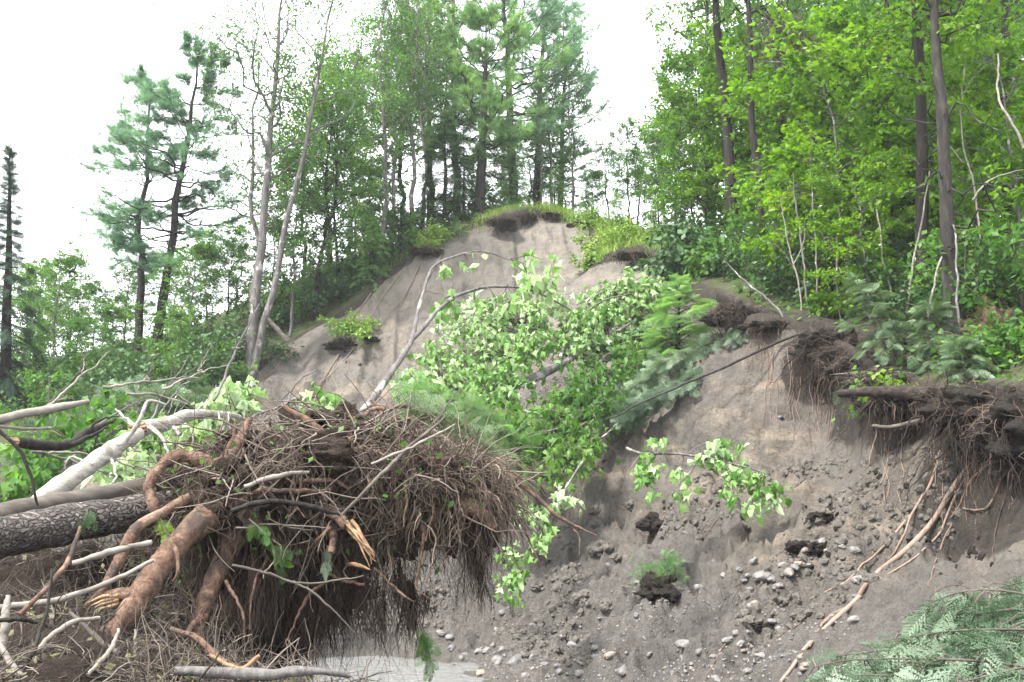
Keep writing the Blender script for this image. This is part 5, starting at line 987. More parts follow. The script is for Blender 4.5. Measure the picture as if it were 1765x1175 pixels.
# ------------------------------------------------------------------ right bank
spray('fallen_hemlock', [(1250, 625, 18.6), (1190, 650, 18.5), (1130, 680, 18.4), (1075, 715, 18.2)], (.2, .45), 330, 'hemlock', 'pale drooping hemlock lying under the leaning pole', 'fallen hemlock', FROND2, 14, None, .04, -.45)
spray('fallen_hemlock', [(1200, 600, 19), (1230, 590, 18.6), (1275, 575, 18.2)], (.15, .3), 90, 'hemlock', 'small hemlock tip hanging over the sandy nose', 'fallen hemlock', FROND2, 15, None, .02, -.4)
b = P(1168, 625, 20.6); make_tree('hemlock_sapling', hemlock(60, span(b, 1172, 482), .05, .02, 1.0, 60, 10, .42, .15, FROND, None, .1, .1, .9), M['bark_dark'], M['paleneedle'], 'light green feathery hemlock sapling on the broken bank edge', 'hemlock', b)
def shrub(name, foot, H, W, mat, label, cat, seed, leaf=.12, n=1500, tmpl=LEAF_SIMPLE, group=None, hang=.5, stems=9, out=.6):
    g = np.random.default_rng(seed); e = empty(name, foot, label, cat, group); m = MB(); lf = MB()
    a = g.uniform(0, 6.283, stems); el = g.uniform(.5, 1.4, stems); d = np.stack([np.cos(a) * np.cos(el), np.sin(a) * np.cos(el), np.sin(el)], 1)
    B = curve_batch(np.tile([0, 0, -.1], (stems, 1)), d * [W * 1.3, W * 1.3, H], np.ones(stems) * 1.0, 8, np.tile([0, 0, -.15 * H], (stems, 1)), .25, g)
    add_tubes(m, B, np.full((stems, 1), .006 + H * .008) * np.linspace(1, .3, 8)[None], 5, .4)
    nt_ = stems * 9; li = np.repeat(np.arange(stems), 9); p1, d1 = at_t(B, li, g.uniform(.2, .99, nt_)); tw = rot_towards(d1, g.uniform(.5, 1.2, nt_), g.uniform(0, 6.28, nt_))
    Wt = curve_batch(p1, tw, g.uniform(.15, .4, nt_) * W * 1.2, 5, np.tile([0, 0, -.2], (nt_, 1)), .4, g); add_tubes(m, Wt, np.full((nt_, 1), .004) * np.linspace(1, .4, 5)[None], 4, .4)
    wi = g.integers(0, nt_, n); p2, d2 = at_t(Wt, wi, g.uniform(.1, .99, n)); dr = d2 + g.normal(size=(n, 3)) * .7 + [0, 0, -hang]
    place(lf, tmpl, p2 + g.normal(size=(n, 3)) * leaf * .5, dr, g.normal(size=(n, 3)) * .7 + [0, -.3, .8], leaf * g.uniform(.55, 1.15, n), g.random(nt_)[wi] * .6 + g.random(n) * .4)
    m.build('stems', M['twig'], e); lf.build('foliage', M[mat], e, smooth=False); return e
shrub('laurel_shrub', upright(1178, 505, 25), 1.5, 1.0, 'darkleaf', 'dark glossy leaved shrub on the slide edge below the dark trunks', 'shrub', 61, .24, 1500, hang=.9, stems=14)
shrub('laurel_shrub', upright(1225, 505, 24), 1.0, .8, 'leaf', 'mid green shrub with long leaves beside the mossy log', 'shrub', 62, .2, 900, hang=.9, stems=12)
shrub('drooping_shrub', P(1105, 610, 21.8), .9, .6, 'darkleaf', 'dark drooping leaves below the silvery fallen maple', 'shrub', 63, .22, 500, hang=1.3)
shrub('leafy_shrub', hitp(600, 580, .2), .8, .85, 'grass', 'bright green shrub on a sod clump high on the bare slope', 'shrub', 64, .11, 1500)
shrub('leafy_shrub', upright(1740, 625, 12.8), .9, .6, 'leaf', 'round leaved shrub by the right edge', 'shrub', 65, .11, 700, LEAF_LOBED)
shrub('leafy_shrub', upright(1690, 640, 13.2), .6, .5, 'leaf', 'low green shrub behind the rotten log', 'shrub', 66, .1, 500, LEAF_LOBED)
shrub('leafy_shrub', P(1500, 690, 13.2), .35, .42, 'leaf', 'green leaves drooping over the broken bank edge', 'shrub', 67, .11, 170, LEAF_SIMPLE, hang=1.4)
shrub('fern_clump', P(1540, 672, 12.8), .3, .35, 'maple', 'bright ferny clump on top of the rotten log', 'fern', 68, .1, 220, LEAF_SIMPLE, hang=1.2)
shrub('leafy_shrub', upright(1430, 560, 18), .6, .6, 'maple', 'bright low seedlings behind the sandy nose', 'shrub', 69, .12, 360, LEAF_LOBED)
shrub('dry_fern', P(1702, 560, 13.4), .4, .25, 'brownleaf', 'brown withered conifer spray by the grey brown trunk', 'dead spray', 70, .1, 420, FROND_LO, hang=.8)
shrub('seedling_clump', hitp(1150, 995, .1), .42, .4, 'paleneedle', 'small light green seedling clump on a dark sod lump low on the slope', 'seedling', 71, .13, 330, FROND_LO, hang=-.6)
# fir tangle on the bank top
for k, (base, tip, r, lab) in enumerate([((1560, 655, 14.2), (1478, 485, 14.6), .8, 'grey green fir sapling leaning left on the bank top'), ((1655, 655, 13.4), (1600, 520, 13.8), .6, 'drooping fir sapling at the foot of the grey brown trunk'), ((1600, 640, 14.4), (1540, 560, 14.6), .6, 'low fir sapling in the middle of the bank top'), ((1670, 700, 12.4), (1655, 590, 12.8), .45, 'hanging fir spray in front of the bank top')]):
    b = P(*base); make_tree('fir_sapling', hemlock(75 + k, P(*tip) - b, .02, .05, r, 42, 10, .2, .25, FROND2, None, .3, -.3, .7), M['twig'], M['fir'], lab, 'fir', b, 'fir saplings on the bank top')
# overhanging mats of black peat with hanging roots
GO = 'overhanging turf mats'
def overhang(c, r, lab, seed, nroot, Lr, rn=(0, .6)):
    c = P(*c); e = empty('turf_overhang', c, lab, 'turf mat', GO); m = MB(); m.add(*blob((0, 0, 0), r, seed, .38, 5, 2.9, 6), .5); peat_ = m.build('peat_body', M['peat'], e)
    m = MB(); zz = g4.uniform(-.2, 1, 420); a = g4.uniform(0, 6.283, 420); nn = np.stack([np.cos(a) * np.sqrt(1 - zz ** 2), np.sin(a) * np.sqrt(1 - zz ** 2), zz], 1)
    strands(m, nn * np.array(r) * 1.02, np.cross(nn, g4.normal(size=nn.shape)) + nn * .25, g4.uniform(.08, .4, 420), g4.uniform(.0015, .006, 420), 7, .5, .3, rnd=g4.uniform(.1, .8, 420)); tag(m.build('root_mat', M['root_fine'], peat_), kind='stuff')
    m = MB(); nc = max(6, nroot // 9); kc = g4.integers(0, nc, nroot); a = g4.uniform(math.pi * .85, 2.1 * math.pi, nc)[kc] + g4.normal(size=nroot) * .05; s = np.clip(g4.uniform(.5, 1.0, nc)[kc] + g4.normal(size=nroot) * .04, .3, 1.0); p = np.stack([np.cos(a) * r[0] * s, np.sin(a) * r[1] * s, -r[2] * np.sqrt(1 - s ** 2 * .98) * .8], 1)
    strands(m, p, np.tile([0, -.1, -1.0], (nroot, 1)) + g4.normal(size=(nroot, 3)) * .6, g4.uniform(*Lr, nc)[kc] * g4.uniform(.3, 1.1, nroot), np.where(g4.random(nroot) < .12, g4.uniform(.007, .014, nroot), g4.uniform(.0015, .006, nroot)), 13, .65, .7, rnd=g4.uniform(*rn, nroot))
    tag(m.build('hanging_roots', M['root_black'], e), kind='stuff'); return e
# poles, dead saplings and logs of the right bank
GP = 'bare poles of the right wood'
def pole(seq, r, mat, lab, seed, br=(), name='bare_sapling', cat='sapling', n=24, up=True): return limb(name, seq, r, M[mat], lab, cat, GP if up else None, n, 8, .01, .08, seed, branches=br)
pole([(1050, 722, 17.6), (1121, 686, 17.7), (1206, 648, 17.6), (1288, 611, 17.4), (1394, 566, 17.4)], [.01, .018, .022, .024, .026], 'bark_pine', 'long fallen pole slanting across the sandy nose', 81, name='fallen_pole', cat='pole', up=False)
pole([(1353, 550, 18.2), (1332, 519, 18.5), (1288, 482, 19), (1249, 448, 19.4)], [.02, .018, .015, .009], 'bark_grey', 'pale bare pole leaning left over the mossy log', 82, name='leaning_pole', cat='pole', up=False)
PO = [([(1383, 552, 18.4), (1380, 500, 18.4), (1368, 455, 18.5), (1352, 400, 18.6), (1340, 340, 18.8)], 'wood_pale', 'pale crooked sapling with bare forks at the bank edge', [([(1368, 455, 18.5), (1385, 420, 18.6), (1392, 370, 18.8)], .012), ([(1372, 470, 18.5), (1345, 430, 18.4), (1325, 425, 18.4)], .01), ([(1355, 410, 18.6), (1330, 385, 18.6)], .008)]),
      ([(1400, 556, 18), (1392, 480, 18), (1380, 400, 18.2), (1368, 300, 18.4)], 'bark_grey', 'thin grey pole left of a close pair', ()), ([(1409, 557, 18), (1402, 470, 18), (1399, 380, 18.2), (1392, 230, 18.4)], 'bark_grey', 'thin grey pole right of a close pair', ()),
      ([(1448, 570, 17.6), (1441, 500, 17.6), (1443, 430, 17.7), (1448, 330, 17.9)], 'bark_grey', 'single straight thin pole amid low bright leaves', ()), ([(1541, 545, 17), (1530, 480, 17), (1520, 430, 17.2), (1512, 340, 17.4)], 'wood_pale', 'pale thin pole left of the black trunk', ()),
      ([(1562, 540, 16), (1568, 470, 16), (1580, 390, 16.1), (1600, 300, 16.3)], 'wood_pale', 'pale pole leaning right in front of the black trunk', ()),
      ([(1676, 520, 15), (1684, 420, 15), (1672, 330, 15), (1660, 280, 15), (1655, 200, 15.2), (1660, 120, 15.4)], 'wood_pale', 'pale forked sapling right of the grey brown trunk', [([(1676, 345, 15), (1700, 315, 15), (1740, 300, 15), (1775, 292, 15)], .018), ([(1660, 280, 15), (1640, 255, 15), (1625, 235, 15)], .014), ([(1655, 165, 15.2), (1675, 140, 15.2), (1700, 110, 15.2)], .01)]),
      ([(1662, 650, 13.6), (1650, 560, 13.8), (1645, 470, 14), (1640, 380, 14.2)], 'bark_grey', 'thin grey pole close beside the grey brown trunk', ()), ([(1612, 640, 14), (1606, 560, 14), (1622, 500, 14), (1640, 440, 14)], 'wood_pale', 'bent bare twiggy stem among the fir saplings', [([(1606, 560, 14), (1590, 530, 14), (1565, 520, 14)], .008)]),
      ([(1700, 300, 16), (1740, 330, 16), (1790, 370, 16)], 'wood_pale', 'pale dead limb slanting down at the right edge', ()), ([(1765, 255, 14), (1735, 190, 14), (1725, 150, 14.2), (1722, 90, 14.4)], 'wood_pale', 'pale curved limb at the upper right edge', ()),
      ([(1645, 365, 15.5), (1690, 385, 15.2), (1765, 405, 15)], 'bark_dark', 'dark dead limb reaching right behind the pale forked sapling', ())]
for k, (s, m_, lab, br) in enumerate(PO): pole(s, [.021, .018, .015, .012, .01, .008][:max(2, len(s))], m_, lab, 84 + k, br)
rl = limb('rotten_log', [(1447, 677, 13.0), (1490, 676, 12.7), (1540, 676, 12.4), (1600, 680, 12.0), (1665, 682, 11.6)], [.05, .065, .09, .1, .1], M['wood_rot'], 'black rotten log lying along the broken bank edge', 'log', None, 36, 14, .004, .12, 101)
limb('mossy_log', [(1242, 512, 19.8), (1290, 530, 19.2), (1345, 548, 18.6)], [.12, .11, .08], M['wood_rot'], 'dark mossy log at the top of the sandy nose', 'log', None, 24, 12, .004, .12, 102)
overhang((1480, 640, 15.3), (.45, .55, .22), 'dark root mat sloping down below the rotten slab', 116, 380, (.3, 1.2))
overhang((1640, 690, 12.1), (.4, .4, .13), 'dark root mat under the right end of the rotten log', 117, 220, (.15, .8))
limb('rotten_log', [(1395, 568, 17.0), (1440, 590, 16.2), (1485, 622, 15.0), (1525, 652, 13.8)], [.07, .085, .08, .06], M['wood_rot'], 'black rotten log sloping down above the hollow', 'log', None, 30, 12, .005, .15, 119)
overhang((1455, 622, 16.0), (.42, .5, .2), 'dark root mat under the middle of the sloping rotten log', 121, 260, (.2, 1.0))
overhang((1512, 668, 13.9), (.4, .45, .2), 'dark root mat where the sloping log meets the level one', 122, 260, (.2, 1.0))
overhang((1550, 694, 12.9), (.42, .4, .16), 'dark root mat under the left half of the level rotten log', 123, 240, (.2, 1.0))
limb('rotten_slab', [(1430, 570, 17.4), (1470, 592, 16.6), (1505, 618, 15.8)], [.07, .08, .06], M['wood_rot'], 'black rotten slab above the dark hollow', 'log', None, 20, 10, .004, .15, 103)
limb('dead_stick', [(1504, 734, 12.7), (1540, 737, 12.4), (1590, 727, 12.2)], [.022, .028, .03], M['bark_smooth'], 'bare root stub sticking out level from the bank', 'stick', None, 16, 9, .003, .1, 104)
limb('dead_stick', [(1600, 600, 14), (1660, 632, 13.2), (1720, 655, 12.4), (1790, 690, 11.8)], [.014, .018, .022, .024], M['bark_dark'], 'dark fallen limb slanting down to the right edge', 'stick', None, 20, 8, .004, .1, 105)
limb('dead_stick', [(1430, 646, 15.2), (1540, 640, 14.2), (1660, 652, 13.4)], [.008, .012, .01], M['wood_pale'], 'long thin grey stick lying level on the bank top', 'stick', None, 16, 7, .003, .1, 106)
limb('dead_stick', [(462, 550, 26), (480, 570, 26), (496, 588, 26)], [.06, .07, .08], M['bark_smooth'], 'short brown snag leaning left on the lower slide edge', 'snag', None, 14, 9, .004, .1, 107)
overhang((1425, 598, 16.7), (.55, .6, .24), 'dark turf mat jutting out over the hollow in the bank', 110, 420, (.3, 1.3))
overhang((1270, 545, 19.6), (.55, .5, .25), 'dark turf mat at the top left of the sandy nose', 111, 130, (.2, .9))
overhang((1345, 566, 18.0), (.6, .4, .1), 'thin turf mat capping the sandy nose', 112, 160, (.2, .9), (.3, 1))
overhang((1700, 712, 11.1), (.6, .55, .26), 'black turf mat hanging over the right bank', 113, 520, (.25, 1.4))
overhang((1785, 740, 10.2), (.55, .55, .34), 'black turf mat at the right edge above the roots', 114, 420, (.3, 1.4))
overhang((1580, 690, 12.7), (.5, .35, .1), 'thin turf mat under the rotten log', 115, 160, (.15, .6), (.2, 1))
for k, (x, y, Y, rx, lab) in enumerate([(865, 378, 31.6, .6, 'ragged dark turf lip left of the highest point of the slide'), (905, 370, 32.2, .45, 'ragged dark turf lip just left of the grassy crest'), (950, 368, 32.4, .5, 'turf lip overhanging right under the grassy crest'), (1005, 384, 32, .6, 'turf lip at the right shoulder of the crest'), (735, 428, 31, .7, 'dark turf lip lower on the left slide edge'), (1090, 436, 27.8, .6, 'turf lip below the saddle shrubs')]):
    overhang((x, y + 5, Y), (rx * .75, .32, .085), lab, 1200 + k, 110, (.15, .7))
# --- exposed roots trailing down the right bank
GX_ = 'exposed roots on the right bank'
XR = [([(1700, 769), (1641, 844), (1607, 903), (1558, 952), (1509, 991), (1475, 1035), (1431, 1074), (1387, 1118), (1345, 1176)], .036, .02, 'longest root running from the turf down to the bottom edge'),
      ([(1692, 775), (1650, 850), (1618, 920), (1570, 965), (1530, 990)], .016, .008, 'thin root lying along the longest root'), ([(1498, 1002), (1466, 1042), (1420, 1072), (1395, 1115)], .026, .012, 'second strand beside the lower longest root'),
      ([(1619, 776), (1607, 830), (1578, 874), (1553, 932), (1524, 976)], .02, .011, 'pale root left of the longest root'), ([(1739, 805), (1715, 849), (1700, 876), (1661, 876)], .018, .013, 'hooked root under the right turf mat'),
      ([(1568, 888), (1529, 937), (1495, 966), (1460, 1001), (1397, 1032)], .017, .008, 'thin root trailing left onto the gravel'), ([(1705, 795), (1671, 834), (1656, 868), (1640, 892)], .016, .01, 'short root between the hooked and longest roots'),
      ([(1757, 766), (1741, 795), (1735, 850), (1715, 913), (1712, 970)], .01, .005, 'dark root dangling near the right edge'), ([(1410, 1040), (1370, 1080), (1345, 1095)], .01, .004, 'thin reddish root on the gravel left of the longest root'),
      ([(1525, 700), (1512, 745), (1495, 805)], .014, .009, 'pale straight root below the drooping leaves'), ([(1545, 705), (1535, 760), (1520, 830), (1480, 850)], .008, .004, 'thin reddish root low in the hollow'),
      ([(1345, 985), (1310, 1010), (1290, 1030)], .006, .003, 'tiny root strand on the gravel'), ([(1250, 1110), (1225, 1150), (1215, 1172)], .01, .005, 'reddish root at the bottom of the gravel slope'), ([(1640, 905), (1612, 965), (1600, 1010)], .008, .004, 'thin root hanging from the longest root'),
      ([(1610, 990), (1612, 1030), (1605, 1050)], .01, .005, 'short root beside a square hole in the bank'), ([(1240, 890), (1215, 920), (1195, 945)], .006, .003, 'thin twig like root on the mud above the seedlings')]
for k, (s, ra, rb_, lab) in enumerate(XR):
    pts = resample([hitp(x, y, .03 + ra) for x, y in s], 34); g = np.random.default_rng(700 + k); pts[1:-1] += g.normal(size=(32, 3)) * .012
    for _ in range(2): pts[1:-1] = (pts[:-2] + pts[1:-1] * 2 + pts[2:]) / 4
    for i in range(34):
        for _ in range(14):
            if hz(pts[i, 0], pts[i, 1]) < pts[i, 2] - ra * .5: break
            pts[i] += (EYE - pts[i]) / np.linalg.norm(EYE - pts[i]) * .03
    pts[1:-1] = (pts[:-2] + pts[1:-1] * 2 + pts[2:]) / 4
    m = MB(); rr = np.linspace(ra, rb_, 34) * (1 + .2 * noise(np.c_[np.arange(34) * .5, np.full(34, k * 5.1), np.zeros(34)], k)); add_tubes(m, pts - pts[0], rr, 8, .2 + .6 * g.random())
    o = m.build('exposed_root', M['root_bare'] if k != 7 else M['root_black']); o.location = pts[0]; tag(o, lab, 'root', GX_)
for k in range(46):                                   # thin rootlets hanging down the sandy nose and the hollow
    x = g4.uniform(1285, 1450) if k < 26 else g4.uniform(1500, 1765); y = (570 + (x - 1300) * .3 if k < 26 else g4.uniform(705, 760)) + g4.uniform(0, 30); L = g4.uniform(50, 170)
    s = [hitp(x + g4.normal() * 4, y + L * t, .05) for t in np.linspace(0, 1, 6)]; pts = resample(s, 16)
    m = MB(); add_tubes(m, pts - pts[0], np.linspace(.007, .003, 16), 5, g4.uniform(.2, .8)); o = m.build('hanging_rootlet', M['root_bare']); o.location = pts[0]
    tag(o, 'thin rootlet hanging down the sandy face of the right bank' if k < 26 else 'thin rootlet hanging down the dark face of the right bank', 'root', 'rootlets hanging on the sandy face' if k < 26 else 'rootlets hanging on the dark face')
for k, (s, lab) in enumerate([([(725, 452), (700, 505), (668, 545), (650, 570)], 'long pale root trailing down from the upper slide edge'), ([(760, 440), (738, 480), (715, 520)], 'pale root near the top of the slide edge'), ([(640, 505), (618, 535), (600, 555)], 'short pale roots end above the sod clump'), ([(690, 470), (660, 510), (640, 545)], 'thin root left of the long pale root'),
                              ([(610, 600), (575, 640), (545, 665)], 'pale root trailing from the sod clump'), ([(585, 610), (560, 650), (540, 680)], 'second thin root below the sod clump'), ([(500, 600), (470, 640), (440, 660)], 'thin reddish root at the lower slide edge')]):
    pts = resample([hitp(x, y, .06) for x, y in s], 20); m = MB(); add_tubes(m, pts - pts[0], np.linspace(.022, .01, 20), 6, g4.uniform(.4, .8)); o = m.build('exposed_root', M['root_bare']); o.location = pts[0]; tag(o, lab, 'root', 'roots on the upper slope')
# --- sod clumps, clods, stones
def lump(name, px, py, r, mat, lab, cat, seed, amp=.22, sharp=0, sq=.7, group=None, off=-.06, sub=5):
    if mat == 'peat': off = -r * .3; sq *= .9; amp *= 1.5
    p = hitp(px, py, off); m = MB(); m.add(*blob((0, 0, 0), (r, r * .9, r * sq), seed, amp, sub, 2.3, 6, sharp), .5); o = m.build(name, M[mat], smooth=not sharp); o.location = p; o.rotation_euler = (0, 0, seed * 1.3)
    return tag(o, lab, cat, group)
lump('sod_clump', 592, 596, .42, 'peat', 'dark sod clump high on the left of the bare slope', 'sod clump', 201, .35, 0, .4); lump('sod_clump', 635, 586, .3, 'peat', 'dark right hand end of the high sod clump', 'sod clump', 202, .35, 0, .4)
lump('sod_clump', 1140, 1020, .3, 'peat', 'dark sod lump under the small seedlings', 'sod clump', 203, .3, 0, .8); lump('peat_clod', 1135, 902, .28, 'peat', 'round black peat clod above the seedlings', 'peat clod', 204, .3, 0, .6); lump('peat_clod', 1388, 945, .2, 'peat', 'black peat clod beside the tan stones', 'peat clod', 205, .35, 0, .5)
lump('peat_clod', 1415, 890, .15, 'peat', 'crumbled black peat clod high on the gravel', 'peat clod', 206, .4, 0, .4); lump('peat_clod', 1312, 1080, .12, 'peat', 'small black peat clod low on the gravel', 'peat clod', 207, .4, 0, .5)
for k, (x, y, r, lab) in enumerate([(1030, 880, .22, 'grey angular clod topmost of three on the mud'), (1028, 903, .17, 'small pale clod in the middle of three'), (1036, 948, .3, 'largest grey angular clod, lowest of three'), (1062, 962, .17, 'grey clod right of the largest clod'), (1010, 1035, .3, 'flat slumped clod on the lower mud'), (1050, 1045, .22, 'small flat clod on the lower mud'), (1000, 1000, .2, 'low clod left of the mud slump'), (930, 1010, .2, 'clod below the hanging bough'), (1090, 870, .18, 'clod left of the round black peat clod')]):
    lump('earth_clod', x, y, r * .8, 'clod', lab, 'clod', 220 + k, .3, 5, .65, 'grey clods on the mud')
def stone_mat():
    t = NT('river stone'); oi = t.n('ShaderNodeObjectInfo').outputs['Random']; v = t.pos(True); n = t.noise(7, 4, .6, v); n2 = t.noise(40, 3, .6, v)
    c = t.ramp(oi, [(0, (.06, .062, .068)), (.3, (.085, .084, .086)), (.6, (.11, .106, .1)), (.82, (.12, .114, .107)), (.92, (.15, .116, .08)), (.96, (.17, .133, .092)), (1, (.165, .16, .155))])
    c = t.mix(t.step(n, .38, .62), c, t.mix(.7, c, (.12, .11, .104))); return t.done(t.principled(c, .55, t.bump(n2, .3, .01), .4))
M['stone'] = stone_mat()
sprotos = []
for k in range(6):
    m = MB(); m.add(*blob((0, 0, 0), (1, .8, .62), 300 + k, .3, 4, 1.1, 5), .5); sprotos.append(m.build('stone', M['stone']))
big = [(888, 1145, .2, 'largest round stone on the shore'), (858, 1142, .17, 'second large round stone on the shore'), (868, 1122, .13, ''), (850, 1115, .13, ''), (838, 1120, .1, ''), (915, 1135, .08, ''), (780, 1118, .12, ''), (800, 1130, .1, ''), (775, 1100, .12, ''), (830, 1160, .12, ''), (905, 1165, .1, ''), (1312, 992, .13, 'round dark stone among the tan stones'), (1320, 1008, .12, ''), (1360, 998, .1, ''), (1340, 1012, .09, ''), (1290, 1003, .07, ''), (1248, 992, .08, ''), (1276, 990, .08, ''), (1298, 975, .09, ''), (1284, 1000, .06, ''), (1415, 937, .1, ''), (1405, 950, .12, ''), (1420, 950, .07, ''), (1292, 1028, .08, ''), (1230, 970, .07, ''), (1100, 1005, .06, ''), (1180, 1112, .13, 'smooth oval stone half sunk low on the gravel'), (1120, 1130, .08, ''), (1230, 1135, .07, ''), (1075, 1160, .1, ''), (1050, 1140, .09, ''), (1290, 1160, .1, ''), (1097, 1062, .07, ''), (1160, 950, .06, ''), (1050, 975, .08, ''), (865, 1060, .09, ''), (1345, 722, .07, 'small white stone in the sandy face'), (1378, 982, .08, ''), (1395, 985, .06, ''), (745, 1120, .1, ''), (760, 1090, .1, ''), (720, 1100, .12, ''), (960, 1150, .07, ''), (1000, 1165, .09, '')]
GS = 'stones on the gravel slope'
def put_stone(k, p, r, lab=''):
    o = sprotos[k] if k < 6 else sprotos[k % 6].copy()
    if k >= 6: COL.objects.link(o)
    o.location = [p[0], p[1], hz(p[0], p[1]) - r * .12]; o.scale = (r * g4.uniform(.8, 1.2), r * g4.uniform(.8, 1.1), r * g4.uniform(.75, 1.1)); o.rotation_euler = (g4.normal() * .3, g4.normal() * .3, g4.uniform(0, 6.28))
    tag(o, lab or 'small water worn stone lying on the gravel slope', 'stone', GS)
ks = 0
for x, y, r, lab in big: put_stone(ks, hit(x, y, 6), r * .8, lab); ks += 1
while ks < 190:
    x = g4.uniform(700, 1480); y = g4.uniform(930, 1175)
    if y < 1175 - (x - 700) * .33 and y < 1075: continue
    if noise(np.array([[x * .016, y * .022, 3.3]]), 9)[0] < -.15: continue
    p = hit(x, y, 6); 
    if p[2] < .08: continue
    put_stone(ks, p, .018 + .065 * g4.random() ** 3); ks += 1
M['pebble'] = M['stone'].copy(); t_ = M['pebble'].node_tree
for l_ in list(t_.links):
    if l_.from_node.type == 'OBJECT_INFO': at_n = t_.nodes.new('ShaderNodeAttribute'); at_n.attribute_name = 'rnd'; t_.links.new(at_n.outputs['Fac'], l_.to_socket)
mb = MB(); bv, bf = blob((0, 0, 0), (1, .8, .6), 9, .2, 1, 1.2, 2); n = 5000
x = g4.uniform(-1.6, 4.6, n * 3); y = g4.uniform(8.5, 18.5, n * 3); zz = height(x, y); keep = (zz > .1) & (zz < 1.3) & (edge_dist(np.c_[x, y]) > .3) & (noise(np.c_[x * .8, y * .8, zz], 12) > -.35); x, y, zz = x[keep][:n], y[keep][:n], zz[keep][:n]; n = len(x)
sz = .006 + .022 * g4.random(n) ** 2; R_ = nrm(g4.normal(size=(n, 3))); fr = frames(R_, g4.normal(size=(n, 3)))
mb.add((np.einsum('kc,ncd->nkd', bv, fr) * sz[:, None, None] + np.c_[x, y, zz][:, None]).reshape(-1, 3), (np.arange(n)[:, None, None] * len(bv) + bf[None]).reshape(-1, 3), np.repeat(g4.random(n), len(bv)))
tag(mb.build('gravel', M['pebble']), kind='stuff')
# crumbs of soil on the whole slope
mb = MB(); bv, bf = blob((0, 0, 0), (1, .9, .7), 19, .3, 1, 1.5, 2); n = 20000
x = g4.uniform(-9, 6, n * 4); y = g4.uniform(11, 24, n * 4); zz = height(x, y); keep = (zz > .4) & (edge_dist(np.c_[x, y]) > .3) & (noise(np.c_[x * .5, y * .5, zz * .5], 14) > .0); x, y, zz = x[keep][:n], y[keep][:n], zz[keep][:n]; n = len(x)
sz = .01 + .075 * g4.random(n) ** 3.5; fr = frames(g4.normal(size=(n, 3)), g4.normal(size=(n, 3)))
mb.add((np.einsum('kc,ncd->nkd', bv, fr) * sz[:, None, None] + np.c_[x, y, zz][:, None]).reshape(-1, 3), (np.arange(n)[:, None, None] * len(bv) + bf[None]).reshape(-1, 3), np.repeat(g4.random(n), len(bv)))
tag(mb.build('soil_crumbs', M['clod'], smooth=False), kind='stuff')

mb = MB(); bv, bf = blob((0, 0, 0), (1, .9, .7), 29, .4, 2, 1.5, 3)
for px, py, rp, n in ((1390, 945, 26, 150), (1420, 885, 28, 70), (1312, 1078, 18, 60), (1140, 905, 26, 140), (1145, 1030, 20, 70), (1130, 870, 30, 60), (1660, 960, 50, 80), (1480, 830, 40, 60), (600, 615, 30, 60)):
    for k in range(n // 2):
        p = hitp(px + g4.normal() * rp * .8, py + g4.normal() * rp * .45, 0.0); sz = .008 + .045 * g4.random() ** 3; fr = frames(g4.normal(size=(1, 3)), g4.normal(size=(1, 3)))
        mb.add(np.einsum('kc,ncd->nkd', bv, fr)[0] * sz + p, bf, g4.random())
tag(mb.build('peat_crumbs', M['peat'], smooth=False), kind='stuff')
# ------------------------------------------------------------------ ground cover and grass
def edge_samples(n, i0, i1, inn, out):
    A = LIP[i0:i1]; seg = np.linalg.norm(np.diff(A[:, :2], axis=0), axis=1); s = np.r_[0, np.cumsum(seg)]; u = g4.uniform(0, s[-1], n)
    k = np.clip(np.searchsorted(s, u) - 1, 0, len(A) - 2); f = ((u - s[k]) / seg[k])[:, None]; p = A[k, :2] * (1 - f) + A[k + 1, :2] * f
    d = A[k + 1, :2] - A[k, :2]; nrm_ = np.stack([-d[:, 1], d[:, 0]], 1); nrm_ /= np.linalg.norm(nrm_, axis=1, keepdims=True)
    return p + nrm_ * g4.uniform(-inn, out, (n, 1))
BL = (np.array([[0, -.03, 0], [0, .03, 0], [.55, .022, 0], [.55, -.022, 0], [1, 0, -.16]]), np.array([[0, 1, 2], [0, 2, 3], [3, 2, 4]]))
mb = MB()
for n, i0, i1, inn, out, Ls in [(1100, 7, 11, .05, .5, (.1, .28)), (2600, 9, 15, .08, .7, (.12, .36)), (1500, 11, 17, .1, 1.3, (.15, .4)), (350, 4, 8, .06, .35, (.12, .3))]:
    xy = edge_samples(n, i0, i1, inn, out); p = np.c_[xy, height(xy[:, 0], xy[:, 1]) - .02]; d = np.c_[g4.normal(size=(n, 2)) * .45 + [0, -.25], np.ones(n)]
    place(mb, BL, p, d, g4.normal(size=(n, 3)) + [0, -1, 0], g4.uniform(*Ls, n))
n = 900; xy = edge_samples(n, 9, 14, .0, .2); p = np.c_[xy, height(xy[:, 0], xy[:, 1])]; place(mb, BL, p, np.c_[g4.normal(size=n) * .3, -np.ones(n) * .8, g4.uniform(-.9, .3, n)], [0, -.3, 1.0] + g4.normal(size=(n, 3)) * .3, g4.uniform(.12, .4, n))
tag(mb.build('grass', M['grass']), kind='stuff')
for k, (x, y, Y, H, W, lab) in enumerate([(1040, 400, 31.5, .7, .9, 'bright leafy vine at the top of the grassy lobe'), (1030, 440, 29.8, .7, .8, 'bright leafy vine in the middle of the grassy lobe'), (1018, 470, 29.2, .5, .5, 'bright leafy vine at the tip of the grassy lobe'), (1070, 415, 29.6, .8, .9, 'yellow green shrub right of the grassy lobe'), (1100, 420, 29, .7, .8, 'yellow green shrub on the slide edge below the saddle'), (760, 408, 31.8, .4, .7, 'low bright shrub on the upper left slide edge'), (735, 425, 31.4, .4, .6, 'small bright shrub left of the grassy rim')]):
    f = upright(x, y, Y); shrub('leafy_shrub', f, H, W, 'grass', lab, 'shrub', 400 + k, .11, 1300, hang=.6, stems=12)
